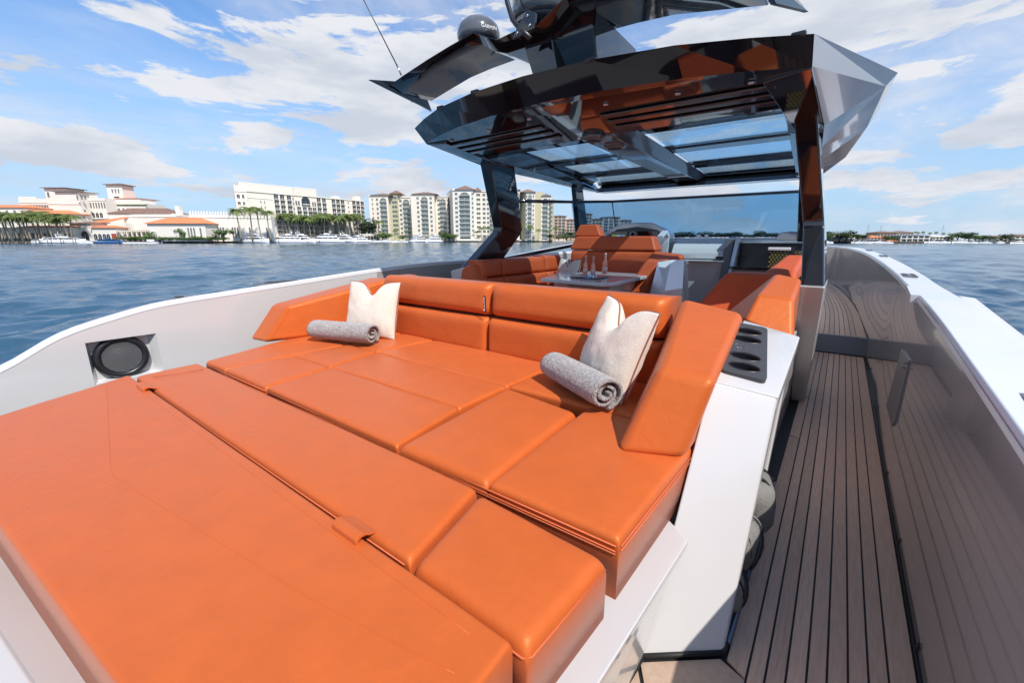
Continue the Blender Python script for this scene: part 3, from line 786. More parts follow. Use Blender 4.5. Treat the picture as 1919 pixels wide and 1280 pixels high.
# ================================================================== HARDTOP
top = mk('hardtop', [(-2.15, 3, 2.9)] * 0 or [(0, 0, 0)], [], M_blk, yacht)  # replaced below
bpy.data.objects.remove(top)
AE = [(0, 2.94, 2.875), (.55, 2.975, 2.873), (1.1, 3.09, 2.868), (1.5, 3.25, 2.862), (1.83, 3.41, 2.855)]          # aft top edge (half)
AL = [(0, 3.19, 2.745), (.55, 3.225, 2.743), (1.1, 3.32, 2.738), (1.5, 3.44, 2.732), (1.83, 3.57, 2.725)]        # aft lower edge
V = []; F = []
full = [(-x, y, z) for x, y, z in reversed(AE[1:])] + AE
fullL = [(-x, y, z) for x, y, z in reversed(AL[1:])] + AL
n = len(full)
V += [(CB + x, y, z) for x, y, z in full] + [(CB + x, y, z) for x, y, z in fullL]
for i in range(n - 1): F.append((i, i + 1, n + i + 1, n + i))
# underside lip of the aft panel down to the frame opening
UL = [(x, 4.24, 2.668) for x in (-1.72, -1.3, -.9, -.45, 0, .45, .9, 1.3, 1.72)]
k = len(V)
V += [(CB + x, y, z) for x, y, z in UL]
F.append(tuple(range(n, 2 * n)) + tuple(range(k, k + 9))[::-1])
# top skin
k = len(V)
SH = [(1.83, 3.41, 2.855), (2.29, 4.55, 2.86), (2.22, 5.6, 2.79), (2.06, 6.7, 2.68), (1.82, 7.5, 2.58)]
V += [(CB + x, y, z) for x, y, z in SH[1:]] + [(CB - x, y, z) for x, y, z in reversed(SH[1:])]
F.append(tuple(range(n)) + tuple(range(k, k + 8)))
hard = mk('hardtop', V, F, M_blk, yacht)
# remove the big top polygon over the glass: rebuild as skin with openings
bm = bmesh.new(); bm.from_mesh(hard.data); bm.faces.ensure_lookup_table()
big = max(bm.faces, key=lambda f: f.calc_area()); bmesh.ops.delete(bm, geom=[big], context='FACES_ONLY')
bm.to_mesh(hard.data); bm.free()
hard['label'] = 'black gloss hardtop with blue roof windows'
def roofz(y, o=0.0): return 2.80 - (y - 4.95) * .054 + o
mk('roof_skin', [(CB + x, y, z) for x, y, z in full] + [(CB + 1.95, 4.90, 2.855), (CB - 1.95, 4.90, 2.855)], [tuple(range(n)) + (n, n + 1)], M_blk, hard)
# flanks
CH = [(1.83, 3.57, 2.725), (2.235, 4.57, 2.785), (2.17, 5.6, 2.70), (2.02, 6.7, 2.60), (1.80, 7.48, 2.53)]
BT = [(1.83, 3.575, 2.72), (1.875, 4.75, 2.60), (1.83, 5.7, 2.58), (1.72, 6.7, 2.54), (1.56, 7.46, 2.49)]
for s in (1, -1):
    m_ = M_sil if s > 0 else M_sil
    P_ = lambda p: (CB + s * p[0], p[1], p[2])
    V = [P_(p) for p in SH] + [P_(p) for p in CH]
    F = [(i, i + 1, 6 + i, 5 + i) for i in range(4)]
    o = mk('flank_upper', V, F, m_, hard)
    V = [P_(p) for p in CH] + [P_(p) for p in BT]
    o = mk('flank_lower', V, F, m_ if s > 0 else M_blk, hard)
# frame: side beams, cross beams, centre beam
def beam(name, pts_lo, dz, m=M_blk, parent=None, bevel=.008):
    return hexa(name, pts_lo, [(x, y, z + dz) for x, y, z in pts_lo], m, parent or hard, bevel)
for s in (1, -1):
    a = [(CB + s * 1.58, 4.88), (CB + s * 1.87, 4.75), (CB + s * 1.56, 7.46), (CB + s * 1.50, 7.40)]
    a[0] = (CB + s * 1.62, 4.24); lo = [(a[0][0], a[0][1], 2.66), (a[1][0], a[1][1], 2.602), (a[2][0], a[2][1], 2.492), (a[3][0], a[3][1], 2.50)]
    hexa('side_beam', lo, [(CB + s * 1.60, 4.86, 2.86), (CB + s * 1.98, 4.75, 2.86), (CB + s * 1.66, 7.46, 2.60), (CB + s * 1.60, 7.40, 2.62)], M_blk, hard)
    # closing skin between side beam and sheer
    V = [(CB + s * x, y, z) for x, y, z in SH[1:]] + [(CB + s * 1.58, y, roofz(y, .06)) for y in (4.55, 5.6, 6.7, 7.5)]
    mk('roof_edge_skin', V, [(i, i + 1, 5 + i, 4 + i) for i in range(3)], M_blk, hard)
rows = [(4.95, 5.74), (5.95, 6.74), (6.96, 7.66)]
cross = [(4.78, 4.95), (5.74, 5.95), (6.74, 6.96), (7.66, 7.80)]
for (a, b) in cross:
    z0, z1 = roofz(a), roofz(b)
    w = 1.68
    hexa('cross_beam', [(CB - w, a, z0 - .014), (CB + w, a, z0 - .014), (CB + w, b, z1 - .014), (CB - w, b, z1 - .014)], [(CB - w, a, z0 + .04), (CB + w, a, z0 + .04), (CB + w, b, z1 + .04), (CB - w, b, z1 + .04)], M_blk, hard, .006)
hexa('front_lip', [(CB - 1.60, 7.42, 2.488), (CB + 1.60, 7.42, 2.488), (CB + 1.60, 7.80, 2.50), (CB - 1.60, 7.80, 2.50)], [(CB - 1.60, 7.44, 2.53), (CB + 1.60, 7.44, 2.53), (CB + 1.66, 7.82, 2.66), (CB - 1.66, 7.82, 2.66)], M_blk, hard, .006)
hexa('centre_beam', [(CB - .17, 4.2, 2.655), (CB + .17, 4.2, 2.655), (CB + .15, 7.5, 2.56), (CB - .15, 7.5, 2.56)], [(CB - .25, 4.2, 2.80), (CB + .25, 4.2, 2.80), (CB + .25, 7.7, 2.66), (CB - .25, 7.7, 2.66)], mat('roof_beam_grey', (.10, .105, .12), .12, coat=1), hard, .01)
for (a, b) in rows:
    for s in (1, -1):
        x0, x1 = CB + s * .25, CB + s * 1.60
        V = [(x0, a, roofz(a)), (x1, a, roofz(a)), (x1, b, roofz(b)), (x0, b, roofz(b))]
        hexa('roof_window', V, [(x, y, z + .008) for x, y, z in V], M_glr, hard)
# louvre slats along the aft underside
for s, xa, xb in ((1, .30, 1.62), (-1, .30, 1.62)):
    for k in range(3):
        y = 3.66 + k * .16; z = 2.742 - (y - 3.2) * .073
        V = [(CB + s * xa, y, z - .02), (CB + s * xb, y + .05, z - .02), (CB + s * xb, y + .13, z - .025), (CB + s * xa, y + .08, z - .025)]
        hexa('roof_slat', V, [(x, yy, zz + .018) for x, yy, zz in V], mat('slat_bronze', (.05, .042, .038), .18, coat=1) if k == 0 and s == 1 else bpy.data.materials['slat_bronze'], hard, .006)
# downlights
for x in (-1.45, -.85, -.30, .45, 1.00, 1.48):
    y = 3.42 + abs(x) * .13; z = 2.745 - (y - 3.2) * .073
    dl = mk('downlight', *lathev([(.0, -.002), (.014, -.002), (.022, -.004), (.023, 0), (.023, .006)], (CB + x, y, z - .005), 16), M_steel, hard, True)
    mk('lens', *lathev([(.0, -.006), (.018, -.006), (.018, -.003)], (CB + x, y, z - .004), 12), mat('lens_white', (.8, .78, .7), .2), dl, True)
# speaker pods under the roof, aft end of centre beam
for (x, y) in ((-.02, 4.20), (.02, 4.62)):
    z = 2.655 - (y - 4.2) * .03
    pod = mk('roof_speaker', *lathev([(.0, -.03), (.085, -.03), (.115, -.02), (.12, 0), (.12, .05)], (CB + x, y, z), 24), mat('pod_grey', (.12, .12, .125), .2, coat=1), hard, True)
    mk('grille', *lathev([(.0, -.036), (.075, -.034), (.078, -.03)], (CB + x, y, z), 20), mat('grille_brown', (.03, .015, .012), .5), pod, True)
# small caps on the roof edge
for x in (-.55, -1.1, .55, 1.75):
    y = np.interp(abs(x), [p[0] for p in AE], [p[1] for p in AE]); z = np.interp(abs(x), [p[0] for p in AE], [p[2] for p in AE])
    box('roof_cap', (CB + x - .04, y + .01, z - .01), (CB + x + .04, y + .06, z + .025), M_blm, hard, .008)

# ---- pillars
def pillar(s):
    prof = [(4.48, 2.66), (5.06, 2.62), (5.46, 1.80), (5.42, 1.72), (4.98, 1.26), (4.32, 1.26), (4.92, 1.76), (4.93, 1.82)]
    def xo(z): return CB + s * (2.08 - (z - 1.26) * .178)
    n = len(prof); V = [(xo(z), y, z) for y, z in prof] + [(xo(z) - s * .165, y, z) for y, z in prof]
    F = [tuple(range(n))[::-1], tuple(range(n, 2 * n))] + [(i, (i + 1) % n, n + (i + 1) % n, n + i) for i in range(n)]
    return mk('pillar', V, F, M_blk, yacht, False, .018, 3)
pillar(1); pillar(-1)
# dark panels linking roof corner and pillar
for s in (1, -1):
    P_ = lambda p: (CB + s * p[0], p[1], p[2])
    lo = [P_(p) for p in ((1.55, 3.62, 2.695), (1.828, 3.578, 2.715), (1.872, 4.95, 2.59), (1.67, 4.95, 2.59))]
    hexa('pillar_gusset', lo, [(x, y, z + .10) for x, y, z in lo], M_blk, hard, .006)
# grey pedestals under the pillars
def pedestal(xa, xb, front=True):
    lo = [(-.205, 5.15, -.01), (-.085, 5.15, -.01), (-.085, 5.75, -.01), (-.205, 5.75, -.01)]
    hi = [(-.262, 4.22, 1.275), (-.068, 4.22, 1.275), (-.068, 5.05, 1.275), (-.262, 5.05, 1.275)]
    return hexa('pillar_base', lo, hi, M_wh, yacht, .012, 3)
pedestal(-.215, -.085)
hexa('pillar_base', [(-4.30, 4.35, 0), (-4.06, 4.35, 0), (-4.06, 5.2, 0), (-4.30, 5.2, 0)], [(-4.30, 4.20, 1.22), (-4.06, 4.24, 1.285), (-4.04, 4.95, 1.285), (-4.28, 4.95, 1.24)], M_wh, yacht, .012, 3)
# forward pillars
for s in (1, -1):
    q_ = 0 if s < 0 else -.22
    V = [(CB + s * (1.86 + q_), 6.95, 2.60), (CB + s * (1.86 + q_), 7.25, 2.56), (CB + s * (1.93 + q_), 7.75, 1.62), (CB + s * (1.93 + q_), 7.35, 1.62)]
    V2 = [(x - s * .09, y, z) for x, y, z in V]
    hexa('forward_pillar', V, V2, M_blk, yacht, .015)

# ---- windscreen
ws = mk('windscreen_frame', *tubev([(CB - 1.86, 5.1, 2.20), (CB - 1.80, 6.9, 2.30), (CB - 1.50, 7.93, 2.36), (CB + 1.52, 7.93, 2.35), (CB + 1.80, 6.9, 2.30)], .026, 8), M_blk, yacht, True)
fr = [(CB - 1.50, 7.93, 2.35), (CB + 1.50, 7.93, 2.345), (CB + 1.62, 8.30, 1.70), (CB - 1.52, 8.30, 1.70)]
def pane(V, m=M_glass, parent=ws):
    V = [Vector(v) for v in V]; nn = (V[1] - V[0]).cross(V[3] - V[0]).normalized() * .008
    return hexa('glass_pane', V, [v + nn for v in V], m, parent)
pane(fr)
pane([(CB - 1.80, 6.9, 2.29), (CB - 1.505, 7.93, 2.345), (CB - 1.53, 8.30, 1.70), (CB - 1.90, 7.3, 1.66)])
pane([(CB + 1.80, 6.9, 2.29), (CB + 1.505, 7.93, 2.345), (CB + 1.625, 8.30, 1.70), (CB + 1.90, 7.3, 1.66)])
tube('corner_seal', [(CB - 1.50, 7.935, 2.36), (CB - 1.525, 8.30, 1.70)], .010, M_caulk, ws)
tube('base_seal', [(CB - 1.56, 8.28, 1.705), (CB + 1.65, 8.28, 1.70)], .012, M_caulk, ws)
# black sill along the port coaming
hexa('port_sill', [(-4.28, 5.0, 1.30), (-4.16, 5.0, 1.30), (-4.16, 7.6, 1.52), (-4.28, 7.6, 1.52)], [(-4.28, 5.0, 1.36), (-4.16, 5.0, 1.36), (-4.16, 7.6, 1.58), (-4.28, 7.6, 1.58)], M_blk, yacht, .01)
# cabin shell forward and coamings
box('cockpit_floor', (-4.15, 3.16, .36), (-.22, 8.2, .40), M_floor, yacht)
box('port_coaming', (-4.30, 4.6, -.01), (-4.14, 8.0, 1.28), M_wh, yacht, .01)
box('starboard_coaming', (-.33, 3.0, -.01), (-.215, 8.0, .86), M_wh, yacht, .01)
hexa('coachroof', [(-4.0, 8.25, .3), (-.45, 8.25, .3), (-.9, 15, .3), (-3.4, 15, .3)], [(-3.75, 8.28, 1.68), (-.50, 8.28, 1.68), (-1.1, 14, 1.70), (-3.2, 14, 1.70)], M_wall, yacht, .04, 3)
box('cabin_bulkhead', (-4.1, 8.10, .38), (-.40, 8.22, 1.62), M_wall, yacht)
# ---- helm pod
helm = thing('helm_console', 'grey arched helm console with two screens below the windscreen', 'helm', (-3.2, 7.9, 1.0))
arch = [(-3.86, 1.30), (-3.84, 1.72), (-3.66, 1.86), (-3.42, 1.945), (-3.1, 1.96), (-2.85, 1.95), (-2.62, 1.84), (-2.50, 1.72), (-2.50, 1.30)]
prism('pod_shell', arch, 'y', 7.95, 8.25, M_sil, helm, .02)
inn = [(-3.74, 1.35), (-3.72, 1.72), (-3.5, 1.84), (-3.1, 1.88), (-2.74, 1.82), (-2.62, 1.70), (-2.62, 1.35)]
prism('pod_face', inn, 'y', 7.90, 7.965, mat('helm_dark_grey', (.09, .09, .095), .35), helm, .01)
for x0, x1 in ((-3.62, -3.28), (-3.08, -2.70)):
    sc_ = box('screen', (x0, 7.885, 1.56), (x1, 7.905, 1.80), M_screen, helm, .004)
    if x0 < -3.3:
        for a, b, c_ in ((0.03, .13, (.22, .35, .06)), (.13, .20, (.25, .42, .6)), (.20, .26, (.10, .22, .42)), (.26, .29, (.3, .4, .1))):
            mm = mat('chart_colour', c_, .3); mm.node_tree.nodes['Principled BSDF'].inputs['Emission Color'].default_value = (*c_, 1); mm.node_tree.nodes['Principled BSDF'].inputs['Emission Strength'].default_value = .5
            box('chart_area', (x0 + a, 7.881, 1.60), (x0 + b, 7.884, 1.735), mm, sc_)
V, F = lathev([(.0, 0), (.045, 0), (.055, .012), (.06, 0)], (0, 0, 0), 20); V = [(-3.18 + a, 7.90 - c_, 1.74 + b) for a, b, c_ in V]
cp = mk('compass', V, F, M_sil, helm, True)
V, F = lathev([(.0, 0), (.036, 0), (.036, .018)], (0, 0, 0), 20); V = [(-3.18 + a, 7.90 - c_, 1.74 + b) for a, b, c_ in V]; mk('compass_dial', V, F, M_blm, cp, True)
# angular side wing of the helm
wg = MB()
outer = [(7.2, 1.28), (7.25, 1.70), (7.5, 1.80), (7.62, 1.72), (7.60, 1.28)]
inner_ = [(7.32, 1.55), (7.34, 1.68), (7.50, 1.73), (7.53, 1.66)]
for i in range(5):
    a, b = outer[i], outer[(i + 1) % 5]
    ma, mb_ = [(p[0] * .8 + 7.42 * .2, p[1] * .8 + 1.55 * .2) for p in (a, b)]
    V, F = prismv([a, b, mb_, ma], 'x', -2.50, -2.40); wg.add(V, F)
wg.build('helm_wing', M_sil, helm, False, .006)

# ---- galley unit with lid
gal = thing('galley_unit', 'grey galley cabinet with curved lid in front of the cabin bulkhead', 'cabinet', (-1.9, 7.8, .4))
box('cabinet_body', (-2.36, 7.55, .40), (-1.50, 8.09, 1.30), M_wall, gal, .012)
box('cabinet_sill', (-2.38, 7.45, 1.295), (-1.46, 7.9, 1.325), M_sil, gal, .008)
lidp = [(7.55, 1.335), (7.56, 1.42), (7.66, 1.56), (7.82, 1.655), (8.09, 1.66), (8.09, 1.335)]
prism('lid', lidp, 'x', -2.34, -1.50, M_wall, gal, .02, 3)
for x in (-2.34, -1.62): box('lid_handle', (x + .01, 7.535, 1.345), (x + .13, 7.555, 1.385), M_blm, gal, .004)
for x in (-1.98, -1.86): box('towel_clip', (x, 7.72, 1.66), (x + .05, 7.78, 1.73), M_letter, gal, .004)
part_ = [(7.0, .55), (7.35, .85), (7.45, 1.2), (7.55, 1.66), (7.95, 1.70), (7.95, .40), (7.0, .40)]
prism('partition', part_, 'x', -1.50, -1.38, M_gry, gal, .01)
hexa('partition_edge', [(-1.36, 6.98, .55), (-1.31, 6.98, .55), (-1.31, 7.45, .40), (-1.36, 7.45, .40)], [(-1.36, 7.58, 1.69), (-1.30, 7.58, 1.69), (-1.30, 7.66, 1.69), (-1.36, 7.66, 1.69)], M_sil, gal, .008)
bar = thing('wet_bar', 'black wet bar with dark counter in the starboard forward corner', 'bar', (-.85, 7.6, .4))
box('bar_body', (-1.28, 7.1, .40), (-.52, 7.75, 1.22), M_gry, bar, .01)
box('bar_counter', (-1.31, 7.04, 1.222), (-.48, 7.75, 1.262), M_blk, bar, .006)
box('bar_niche', (-1.31, 7.76, .45), (-.38, 8.08, 1.585), M_blm, bar)
box('bar_shelf', (-1.33, 7.74, 1.59), (-.40, 8.1, 1.625), M_sil, bar, .008)
# basket with lid
bk_ = thing('wicker_basket', 'woven basket with white rim standing at the end of the wet bar', 'basket', (-.62, 7.0, 1.26))
box('basket_liner', (-.80, 6.92, 1.265), (-.44, 7.2, 1.50), mat('dark_liner', (.02, .02, .01), .8), bk_)
Mwk = mat('woven_cane', (.16, .13, .05), .6, var=.2, vscale=60)
wv = MB()
for r_ in range(7):
    for c_ in range(9):
        x = -.795 + c_ * .041 + (.02 if r_ % 2 else 0); wv.box((x, 6.905, 1.272 + r_ * .032), (x + .026, 6.918, 1.272 + r_ * .032 + .024))
o = wv.build('weave', Mwk, bk_); o['kind'] = 'stuff'
box('basket_rim', (-.82, 6.89, 1.50), (-.55, 7.22, 1.545), M_sil, bk_, .01)
box('basket_strap', (-.55, 6.895, 1.28), (-.50, 6.902, 1.56), M_blm, bk_)
# loose towel pile beside
tp = puff('folded_towel', [(-.78, 7.35, 1.63), (-.42, 7.35, 1.63), (-.42, 7.7, 1.63), (-.78, 7.7, 1.63)], (0, 0, .11), .05, .01, mat('white_towel', (.7, .7, .7), .9, bump=.8, bscale=100), None, 3, wr=.012)
tag(tp, 'white folded towel lying on the bar shelf near the pillar', 'towel')

# ================================================================== DINING CORNER
sofa = thing('corner_sofa', 'orange corner sofa wrapped around the table under the hardtop', 'sofa', (-3.4, 5.5, .4))
def sp(name, q, T, r=.05, crown=.012, seed=0, m=M_ors): return puff(name, q, T, r, crown, m, sofa, seed, res=12)
# port run: two channelled backrests
for (y0, y1, sd) in ((4.30, 4.72, 40), (4.74, 5.84, 42), (5.86, 6.35, 44)):
    zt = 1.375 + (y0 - 4.3) * .012
    sp('back_panel', [(-4.05, y1, 1.14), (-4.05, y0, 1.14), (-4.07, y0, zt), (-4.07, y1, zt)], (.27, 0, 0.0), .05, .012, sd)
    sp('lumbar_panel', [(-4.03, y1, .86), (-4.03, y0, .86), (-4.05, y0, 1.135), (-4.05, y1, 1.135)], (.31, 0, 0), .05, .012, sd + 1)
sp('seat', [(-4.0, 4.2, .62), (-3.0, 4.2, .62), (-3.0, 6.4, .62), (-4.0, 6.4, .62)], (0, 0, .24), .05, .01, 50)
sp('seat', [(-2.99, 5.5, .62), (-1.95, 5.5, .62), (-1.95, 6.4, .62), (-2.99, 6.4, .62)], (0, 0, .24), .05, .01, 51)
sp('seat', [(-2.99, 4.2, .62), (-1.95, 4.2, .62), (-1.95, 4.75, .62), (-2.99, 4.75, .62)], (0, 0, .20), .05, .01, 51)
hexa('end_bolster', [(-4.08, 4.08, .8), (-3.74, 4.20, .8), (-3.70, 4.42, .8), (-4.08, 4.42, .8)], [(-4.06, 4.16, 1.27), (-3.90, 4.22, 1.31), (-3.82, 4.40, 1.36), (-4.06, 4.40, 1.36)], M_ors, sofa, .05, 4)
# forward run
XA, XB = -3.66, -2.20
sp('back_panel', [(XA, 6.62, .84), (XB, 6.62, .84), (XB - .02, 6.66, 1.475), (XA, 6.66, 1.475)], (0, -.26, 0), .06, .02, 52)
hexa('headrest_roll', [(XA - .02, 6.40, 1.482), (XB - .0, 6.40, 1.482), (XB, 6.72, 1.482), (XA - .02, 6.72, 1.482)], [(XA + .06, 6.46, 1.70), (XB - .09, 6.46, 1.70), (XB - .10, 6.70, 1.70), (XA + .06, 6.70, 1.70)], M_ors, sofa, .035, 4)
hexa('headrest', [(-3.72, 6.60, 1.70), (-3.20, 6.60, 1.70), (-3.20, 6.80, 1.70), (-3.72, 6.80, 1.70)], [(-3.64, 6.66, 1.895), (-3.32, 6.66, 1.895), (-3.32, 6.80, 1.895), (-3.64, 6.80, 1.895)], M_ors, sofa, .03, 4)
hexa('arm_bolster', [(-2.33, 5.35, .80), (-2.02, 5.28, .80), (-1.98, 6.55, .80), (-2.35, 6.55, .80)], [(-2.22, 5.98, 1.32), (-1.98, 5.9, 1.34), (-1.78, 6.50, 1.44), (-2.28, 6.50, 1.50)], M_ors, sofa, .05, 4)
box('sofa_base', (-4.05, 4.2, .40), (-1.95, 6.7, .61), M_wh, sofa)
# faceted grey cabinet right of the sofa
fc = thing('faceted_cabinet', 'angular silver grey cabinet with folded facets at the end of the sofa', 'cabinet', (-1.7, 5.5, .4))
fx = lambda px, py, y: tuple(at(px, py, y=y))
p = {'a': fx(1233, 491, 5.45), 'b': fx(1258, 487, 5.5), 'c': fx(1282, 487, 5.7), 'd': fx(1214, 566, 5.25), 'e': fx(1246, 545, 5.15), 'f': fx(1279, 540, 5.45), 'g': fx(1216, 600, 5.25), 'h': fx(1242, 600, 5.15), 'i': fx(1274, 600, 5.45), 'j': fx(1290, 600, 5.9), 'k': fx(1290, 487, 6.1), 'l': fx(1240, 487, 6.1)}
kk = list(p); V = [p[x] for x in kk]; ix = {x: i for i, x in enumerate(kk)}
F = [tuple(ix[c_] for c_ in f) for f in ('abed', 'bcfe', 'degh'[:2] + 'hg', 'efih', 'cki', 'ckjif'[:3] + 'if', 'lkcba')]
F = [(ix['a'], ix['b'], ix['e'], ix['d']), (ix['b'], ix['c'], ix['f'], ix['e']), (ix['d'], ix['e'], ix['h'], ix['g']), (ix['e'], ix['f'], ix['i'], ix['h']), (ix['c'], ix['k'], ix['j'], ix['i'], ix['f']), (ix['l'], ix['k'], ix['c'], ix['b'], ix['a'])]
mk('cabinet_shell', V, F, M_sil, fc)
# table
tb = thing('dining_table', 'grey faceted pedestal table holding the bottles, in front of the orange corner sofa', 'table', (-2.7, 5.2, .4))
TP = [(-2.99, 4.50), (-2.10, 4.42), (-2.02, 4.60), (-2.06, 5.72), (-2.20, 5.98), (-3.20, 6.02), (-3.36, 5.60)]
TZ = 1.17
tabtop = prism('tabletop', TP, 'z', TZ - .045, TZ, mat('table_grey', (.60, .61, .63), .2, metal=.1, coat=.5), tb, .012, 3)
hexa('pedestal', [(-2.80, 4.9, .40), (-2.30, 4.9, .40), (-2.30, 5.5, .40), (-2.80, 5.5, .40)], [(-2.72, 4.75, TZ - .045), (-2.16, 4.75, TZ - .045), (-2.16, 5.6, TZ - .045), (-2.72, 5.6, TZ - .045)], M_wh, tb, .01)
prism('ice_tray', [(-2.72, 4.78), (-2.34, 4.78), (-2.34, 5.12), (-2.72, 5.12)], 'z', TZ + .001, TZ + .02, M_blk, tb, .006)
def bottle(x, y, s, label):
    t = thing('wine_bottle', label, 'bottle', (x, y, TZ + .02), 'rose wine bottles standing in ice')
    mk('glass_body', *lathev([(r * s, z * s) for r, z in [(.034, 0), (.038, .01), (.038, .13), (.034, .155), (.017, .20), (.014, .22)]], (x, y, TZ + .021), 18), mat('rose_glass', (.75, .22, .14), .05, coat=1), t, True)
    mk('foil', *lathev([(r * s, z * s) for r, z in [(.0145, .205), (.016, .206), (.0155, .285), (.017, .287), (.017, .30), (.012, .302)]], (x, y, TZ + .021), 16), mat('pink_foil', (.82, .52, .42), .3, metal=.3), t, True)
    mk('bottle_label', *lathev([(r * s, z * s) for r, z in [(.0385, .05), (.0388, .052), (.0388, .10), (.0385, .102)]], (x, y, TZ + .021), 18), mat('paper_label', (.7, .55, .5), .6), t, True)
bottle(*at(1097, 514, z=TZ + .03).xy, .85, 'rose bottle with pink foil, leftmost of the three on the table')
bottle(*at(1111, 514, z=TZ + .03).xy, .80, 'rose bottle with pink foil between the other two on the table')
bottle(*at(1133, 512, z=TZ + .03).xy, .92, 'rose bottle with pink foil, rightmost of the three on the table')
fl = thing('blue_glass_cluster', 'small cluster of blue and white glasses in front of the bottles', 'glassware', tuple(at(1106, 520, z=TZ + .03)))
pc = at(1106, 521, z=TZ + .03)
for k in range(14):
    a = k * 2.4; r_ = .012 * math.sqrt(k); s_ = .017
    q = (pc.x + r_ * math.cos(a), pc.y + r_ * math.sin(a), TZ + .02 + .012 * (k % 4))
    mk('glass_bead', *lathev([(.002, -s_), (.7 * s_, -.7 * s_), (s_, 0), (.7 * s_, .7 * s_), (.002, s_)], (q[0], q[1], q[2] + .02), 8), mat('bead_%d' % (k % 3), [(.05, .2, .5), (.7, .75, .8), (.15, .4, .6)][k % 3], .1, coat=1) if k < 3 else bpy.data.materials['bead_%d' % (k % 3)], fl, True)
ic = MB()
for k in range(22):
    x = random.uniform(-2.68, -2.40); y = random.uniform(4.82, 5.06); s_ = random.uniform(.012, .02); ic.box((x, y, TZ + .021), (x + s_, y + s_, TZ + .021 + s_))
o = ic.build('ice_cubes', glassy('ice', (.85, .9, .95), .1), None); tag(o, 'loose ice cubes spread around the bottles on the table', 'ice', kind='stuff')
gbk = pillow((-3.42, 5.80, .87), (1, -.45, 0), (-.1, .35, 1), .55, .50, .09, 'cream pillow in the shaded corner of the sofa behind the table', dip=.13, seed=9)

# ---- starboard cockpit seat beyond the console
ss = thing('starboard_bench', 'orange bench with sloping bolster beside the black pillar', 'bench', (-.7, 4.5, .4))
def hx(name, px, ys, zoff=None): pass
hexa('bench_bolster', [at(1395, 600, y=3.35), at(1488, 640, y=3.35), (-.30, 4.6, .75), (-1.0, 4.6, .75)], [at(1418, 552, y=3.55), at(1488, 560, y=3.55), at(1503, 522, y=4.25), at(1455, 512, y=4.25)], M_or, ss, .03, 4)
hexa('bench_back', [(-1.38, 5.0, .70), (-.40, 5.0, .70), (-.40, 5.5, .70), (-1.30, 5.5, .70)], [(-1.02, 5.35, 1.285), (-.45, 5.35, 1.285), (-.45, 5.6, 1.29), (-.98, 5.6, 1.29)], M_ors, ss, .05, 4)
hexa('bench_headrest', [(-.72, 5.3, 1.2), (-.34, 5.3, 1.2), (-.34, 6.6, 1.2), (-.66, 6.6, 1.2)], [(-.62, 5.55, 1.33), (-.36, 5.5, 1.33), (-.36, 6.6, 1.46), (-.56, 6.6, 1.46)], M_ors, ss, .045, 4)
puff('bench_seat', [(-1.35, 3.5, .62), (-.35, 3.5, .62), (-.35, 5.3, .62), (-1.35, 5.3, .62)], (0, 0, .23), .05, .01, M_ors, ss, 60, res=10)
box('bench_base', (-1.30, 3.5, .40), (-.35, 6.5, .61), M_wh, ss)

# ================================================================== MAST ARCH OVER THE HARDTOP
arc = mk('mast_pedestal', *prismv([(3.14, 2.80), (3.95, 2.80), (3.80, 3.20), (3.05, 3.22), (3.02, 3.10)], 'x', -1.97, -1.60), M_blk, yacht, False, .02)
arc['label'] = 'black faceted mast pedestal carrying the wing'
for s in (1, -1):
    P_ = lambda p: (CB + s * p[0], p[1], p[2])
    # section stations: aft-top, aft-low, fwd-low, fwd-top
    st = [(.0, (2.85, 3.155), (2.98, 3.085), (3.55, 3.12), (3.5, 3.22)), (.18, (2.85, 3.14), (2.98, 3.085), (3.5, 3.12), (3.5, 3.20)), (.30, (2.85, 3.19), (2.98, 3.12), (3.42, 3.165), (3.42, 3.24)), (.42, (2.85, 3.25), (2.98, 3.20), (3.42, 3.22), (3.42, 3.29)),
          (.70, (2.85, 3.218), (2.98, 3.175), (3.42, 3.21), (3.42, 3.26)), (.97, (2.85, 3.18), (2.98, 3.145), (3.42, 3.19), (3.43, 3.23)), (1.3, (2.85, 3.125), (3.0, 3.09), (3.42, 3.13), (3.44, 3.16)), (1.56, (2.87, 3.09), (3.04, 3.06), (3.43, 3.085), (3.45, 3.11))]
    V = []; F = []
    for x, *q in st:
        for (y, z) in q: V.append(P_((x, y, z)))
    for i in range(len(st) - 1):
        for k in range(4): F.append((i * 4 + k, i * 4 + (k + 1) % 4, (i + 1) * 4 + (k + 1) % 4, (i + 1) * 4 + k))
    F.append((0, 1, 2, 3)); L_ = (len(st) - 1) * 4; F.append((L_, L_ + 1, L_ + 2, L_ + 3))
    mk('mast_wing', V, F, M_blk, arc, False, .008)
    # winglet
    V = [P_(p) for p in ((1.55, 2.70, 3.115), (1.60, 2.70, 3.11), (1.58, 2.92, 3.16), (1.55, 3.10, 3.16), (1.58, 3.20, 3.09), (1.76, 3.58, 3.065), (1.64, 3.45, 3.12), (1.56, 3.30, 3.12), (1.60, 3.05, 3.02), (1.57, 2.85, 3.06))]
    V = [P_(p) for p in ((1.60, 2.68, 3.10), (1.57, 2.95, 3.15), (1.58, 3.35, 3.12), (1.77, 3.60, 3.055), (1.62, 3.30, 3.03), (1.58, 2.95, 3.055))]
    V2 = [(x - s * .03, y, z) for x, y, z in V]
    mk('winglet', V + V2, [tuple(range(6)), tuple(range(6, 12))] + [(i, (i + 1) % 6, 6 + (i + 1) % 6, 6 + i) for i in range(6)], M_blk, arc, False, .004)
